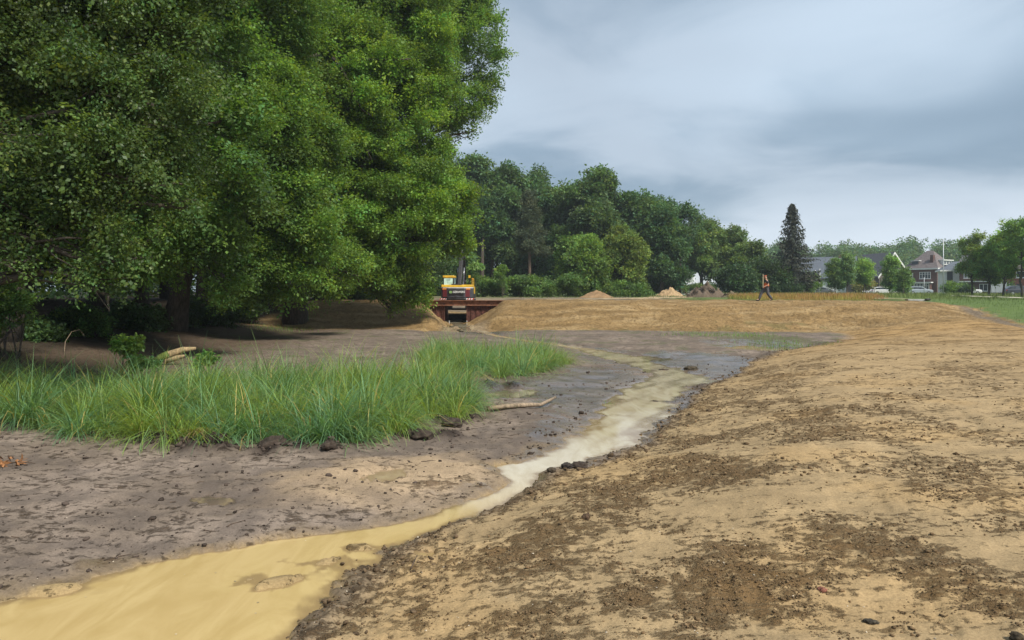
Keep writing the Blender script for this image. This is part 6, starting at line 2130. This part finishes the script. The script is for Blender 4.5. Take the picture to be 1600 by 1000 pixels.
# ------------------------------------------------------------------ cars
def car_mesh(label, px, d, yaw, paint, group='cars parked along the street', hatch=True):
    x = (px - 800) / FOC * d
    root = empty('parked_car', (x, d, gz(x, d) + .06), math.radians(yaw))
    tag(root, label, 'car', group)
    m = plain('car paint', paint, .3, .1, .03, 3, .6)
    prof = [(-2.05, .32), (-2.1, .62), (-2.02, .86), (-1.1, .98), (1.35, 1.0), (1.98, .92), (2.08, .6), (2.05, .3)]
    body = MB().prism(prof, -.84, .84, 'y').build('body', m, root, False, .09)
    cab_ = [(-1.15, .98), (-.35, 1.44), (.9, 1.47), (1.55, 1.38), (1.95, .95)] if hatch else [(-1.2, .97), (-.4, 1.42), (.8, 1.44), (1.6, .97)]
    MB().prism([(p, q) for p, q in cab_], -.70, .70, 'y').build('roof', m, root, False, .08)
    for sy in (-1, 1):
        g_ = [(p * .90 + .03, .98 + (q - .98) * .86) for p, q in cab_]
        MB().prism(g_, *sorted((sy * .70, sy * .712)), 'y').build('side_window', M['pane'], root)
    def quad(a, b):
        (x1, z1), (x2, z2) = a, b
        nx, nz = (z1 - z2), (x2 - x1)
        l_ = math.hypot(nx, nz)
        nx, nz = nx / l_, nz / l_
        if nz < 0:
            nx, nz = -nx, -nz
        pts = [(x1 + nx * .012, z1 + nz * .012), (x2 + nx * .012, z2 + nz * .012), (x2 - nx * .01, z2 - nz * .01), (x1 - nx * .01, z1 - nz * .01)]
        return MB().prism(pts, -.60, .60, 'y')
    def mixp(a, b, t):
        return (a[0] + (b[0] - a[0]) * t, a[1] + (b[1] - a[1]) * t)
    quad(mixp(cab_[0], cab_[1], .1), mixp(cab_[0], cab_[1], .9)).build('windscreen', M['pane'], root)
    quad(mixp(cab_[-2], cab_[-1], .15), mixp(cab_[-2], cab_[-1], .8)).build('rear_window', M['pane'], root)
    for (wx_, sy) in ((-1.3, -1), (-1.3, 1), (1.3, -1), (1.3, 1)):
        wh = MB().cyl((wx_, sy * .86 - .1, .32), .32, .2, 'y', 18).build('wheel', M['mach_dark'], root)
        MB().cyl((wx_, sy * .86 - (.105 if sy < 0 else -.085), .32), .2, .02, 'y', 12).build('rim', M['steel'], wh)
    for sy in (-1, 1):
        MB().box(-2.09, -1.96, *sorted((sy * .5, sy * .78)), .62, .76).build('headlight', M['white'], root)
        MB().box(1.96, 2.06, *sorted((sy * .55, sy * .8)), .7, .86).build('tail_light', M['red'], root)
    MB().box(-2.13, -2.08, -.26, .26, .42, .53).build('number_plate', M['white'], root)
    return root


car_mesh('small dark car with pale bonnet below the flagpoles', 1286, 146, 150, (.16, .17, .18))
car_mesh('white car standing behind the front white car', 1371, 142, 160, (.78, .78, .77))
car_mesh('front white car nearer the meadow', 1381, 138, 165, (.80, .80, .79))
car_mesh('silver blue hatchback before the brick house', 1436, 132, 168, (.34, .39, .43))
car_mesh('white car half hidden behind the dark bush', 1512, 134, 165, (.74, .74, .73))
car_mesh('dark car with bright windscreen at the right edge', 1594, 112, 165, (.05, .055, .07))

# ------------------------------------------------------------------ poles, posts, boxes
def pole(name, label, px, top, d, r, mat, cat, group=None, arm=0):
    x = (px - 800) / FOC * d
    z = gz(x, d)
    h_ = EYE + (HOR - top) / FOC * d - z
    root = empty(name, (x, d, z))
    tag(root, label, cat, group)
    MB().tube([(0, 0, -.2), (0, 0, h_)], [r, r * .7], 8).build('post', mat, root, True)
    if arm:
        MB().tube([(0, 0, h_ - .05), (arm * .6, 0, h_ + .05), (arm, 0, h_)], r * .5, 6).build('arm', mat, root, True)
        MB().box(min(arm * .8, arm * 1.3), max(arm * .8, arm * 1.3), -.12, .12, h_ - .06, h_ + .06).build('lamp_head', mat, root)
    return root


M['galv'] = plain('galvanised steel', (.42, .44, .45), .5, .3, .08, 6)
pole('street_lamp', 'tall grey street lamp before the brick house', 1474, 374, 120, .09, M['galv'], 'street lamp', None, -.6)
pole('flagpole', 'left one of two white flagpoles by the hall', 1274, 422, 140, .07, M['white'], 'flagpole', 'flagpoles by the hall')
pole('flagpole', 'right one of two white flagpoles by the hall', 1281, 420, 140, .08, M['white'], 'flagpole', 'flagpoles by the hall')
pole('sign_post', 'grey post standing before the silver blue car', 1444, 433, 104, .05, M['galv'], 'post', 'posts on the verge')
for i, (px, d) in enumerate([(1299, 118), (1344, 112), (1366, 110), (1412, 104)]):
    pole('stake', ['short dark stake right of the dark car', 'short dark stake below the hedge', 'short dark stake left of the white cars', 'short dark stake below the low young tree'][i], px, 450, d, .05, M['bark'], 'stake', 'stakes in the grass')
d = 62
x = (1432 - 800) / FOC * d
cb = empty('concrete_headwall', (x, d, gz(x, d)))
tag(cb, 'grey concrete headwall at the end of the sandy bank', 'headwall')
MB().box(-.8, .75, -.2, .4, -.2, .14).build('block', plain('concrete', (.34, .33, .31), .9, 0, .15, 4), cb, False, .03)
MB().tube([(.6, -.3, .1), (1.0, -.2, .12)], .1, 10).build('pipe', M['mach_dark'], cb, True)

# ------------------------------------------------------------------ haze in the air
m_hz = bpy.data.materials.new('thin haze')
m_hz.use_nodes = True
m_hz.node_tree.nodes.clear()
_o = m_hz.node_tree.nodes.new('ShaderNodeOutputMaterial')
_v = m_hz.node_tree.nodes.new('ShaderNodeVolumePrincipled')
_v.inputs['Color'].default_value = (0.80, 0.88, 0.96, 1)
_v.inputs['Density'].default_value = 0.00042
_v.inputs['Anisotropy'].default_value = 0.2
m_hz.node_tree.links.new(_v.outputs[0], _o.inputs['Volume'])
hzb = MB().box(-6500, 6500, -6500, 6500, -3.0, 42.0).build('haze', m_hz, None)
tag(hzb, 'thin bluish haze in the damp air', 'haze', None, 'stuff')
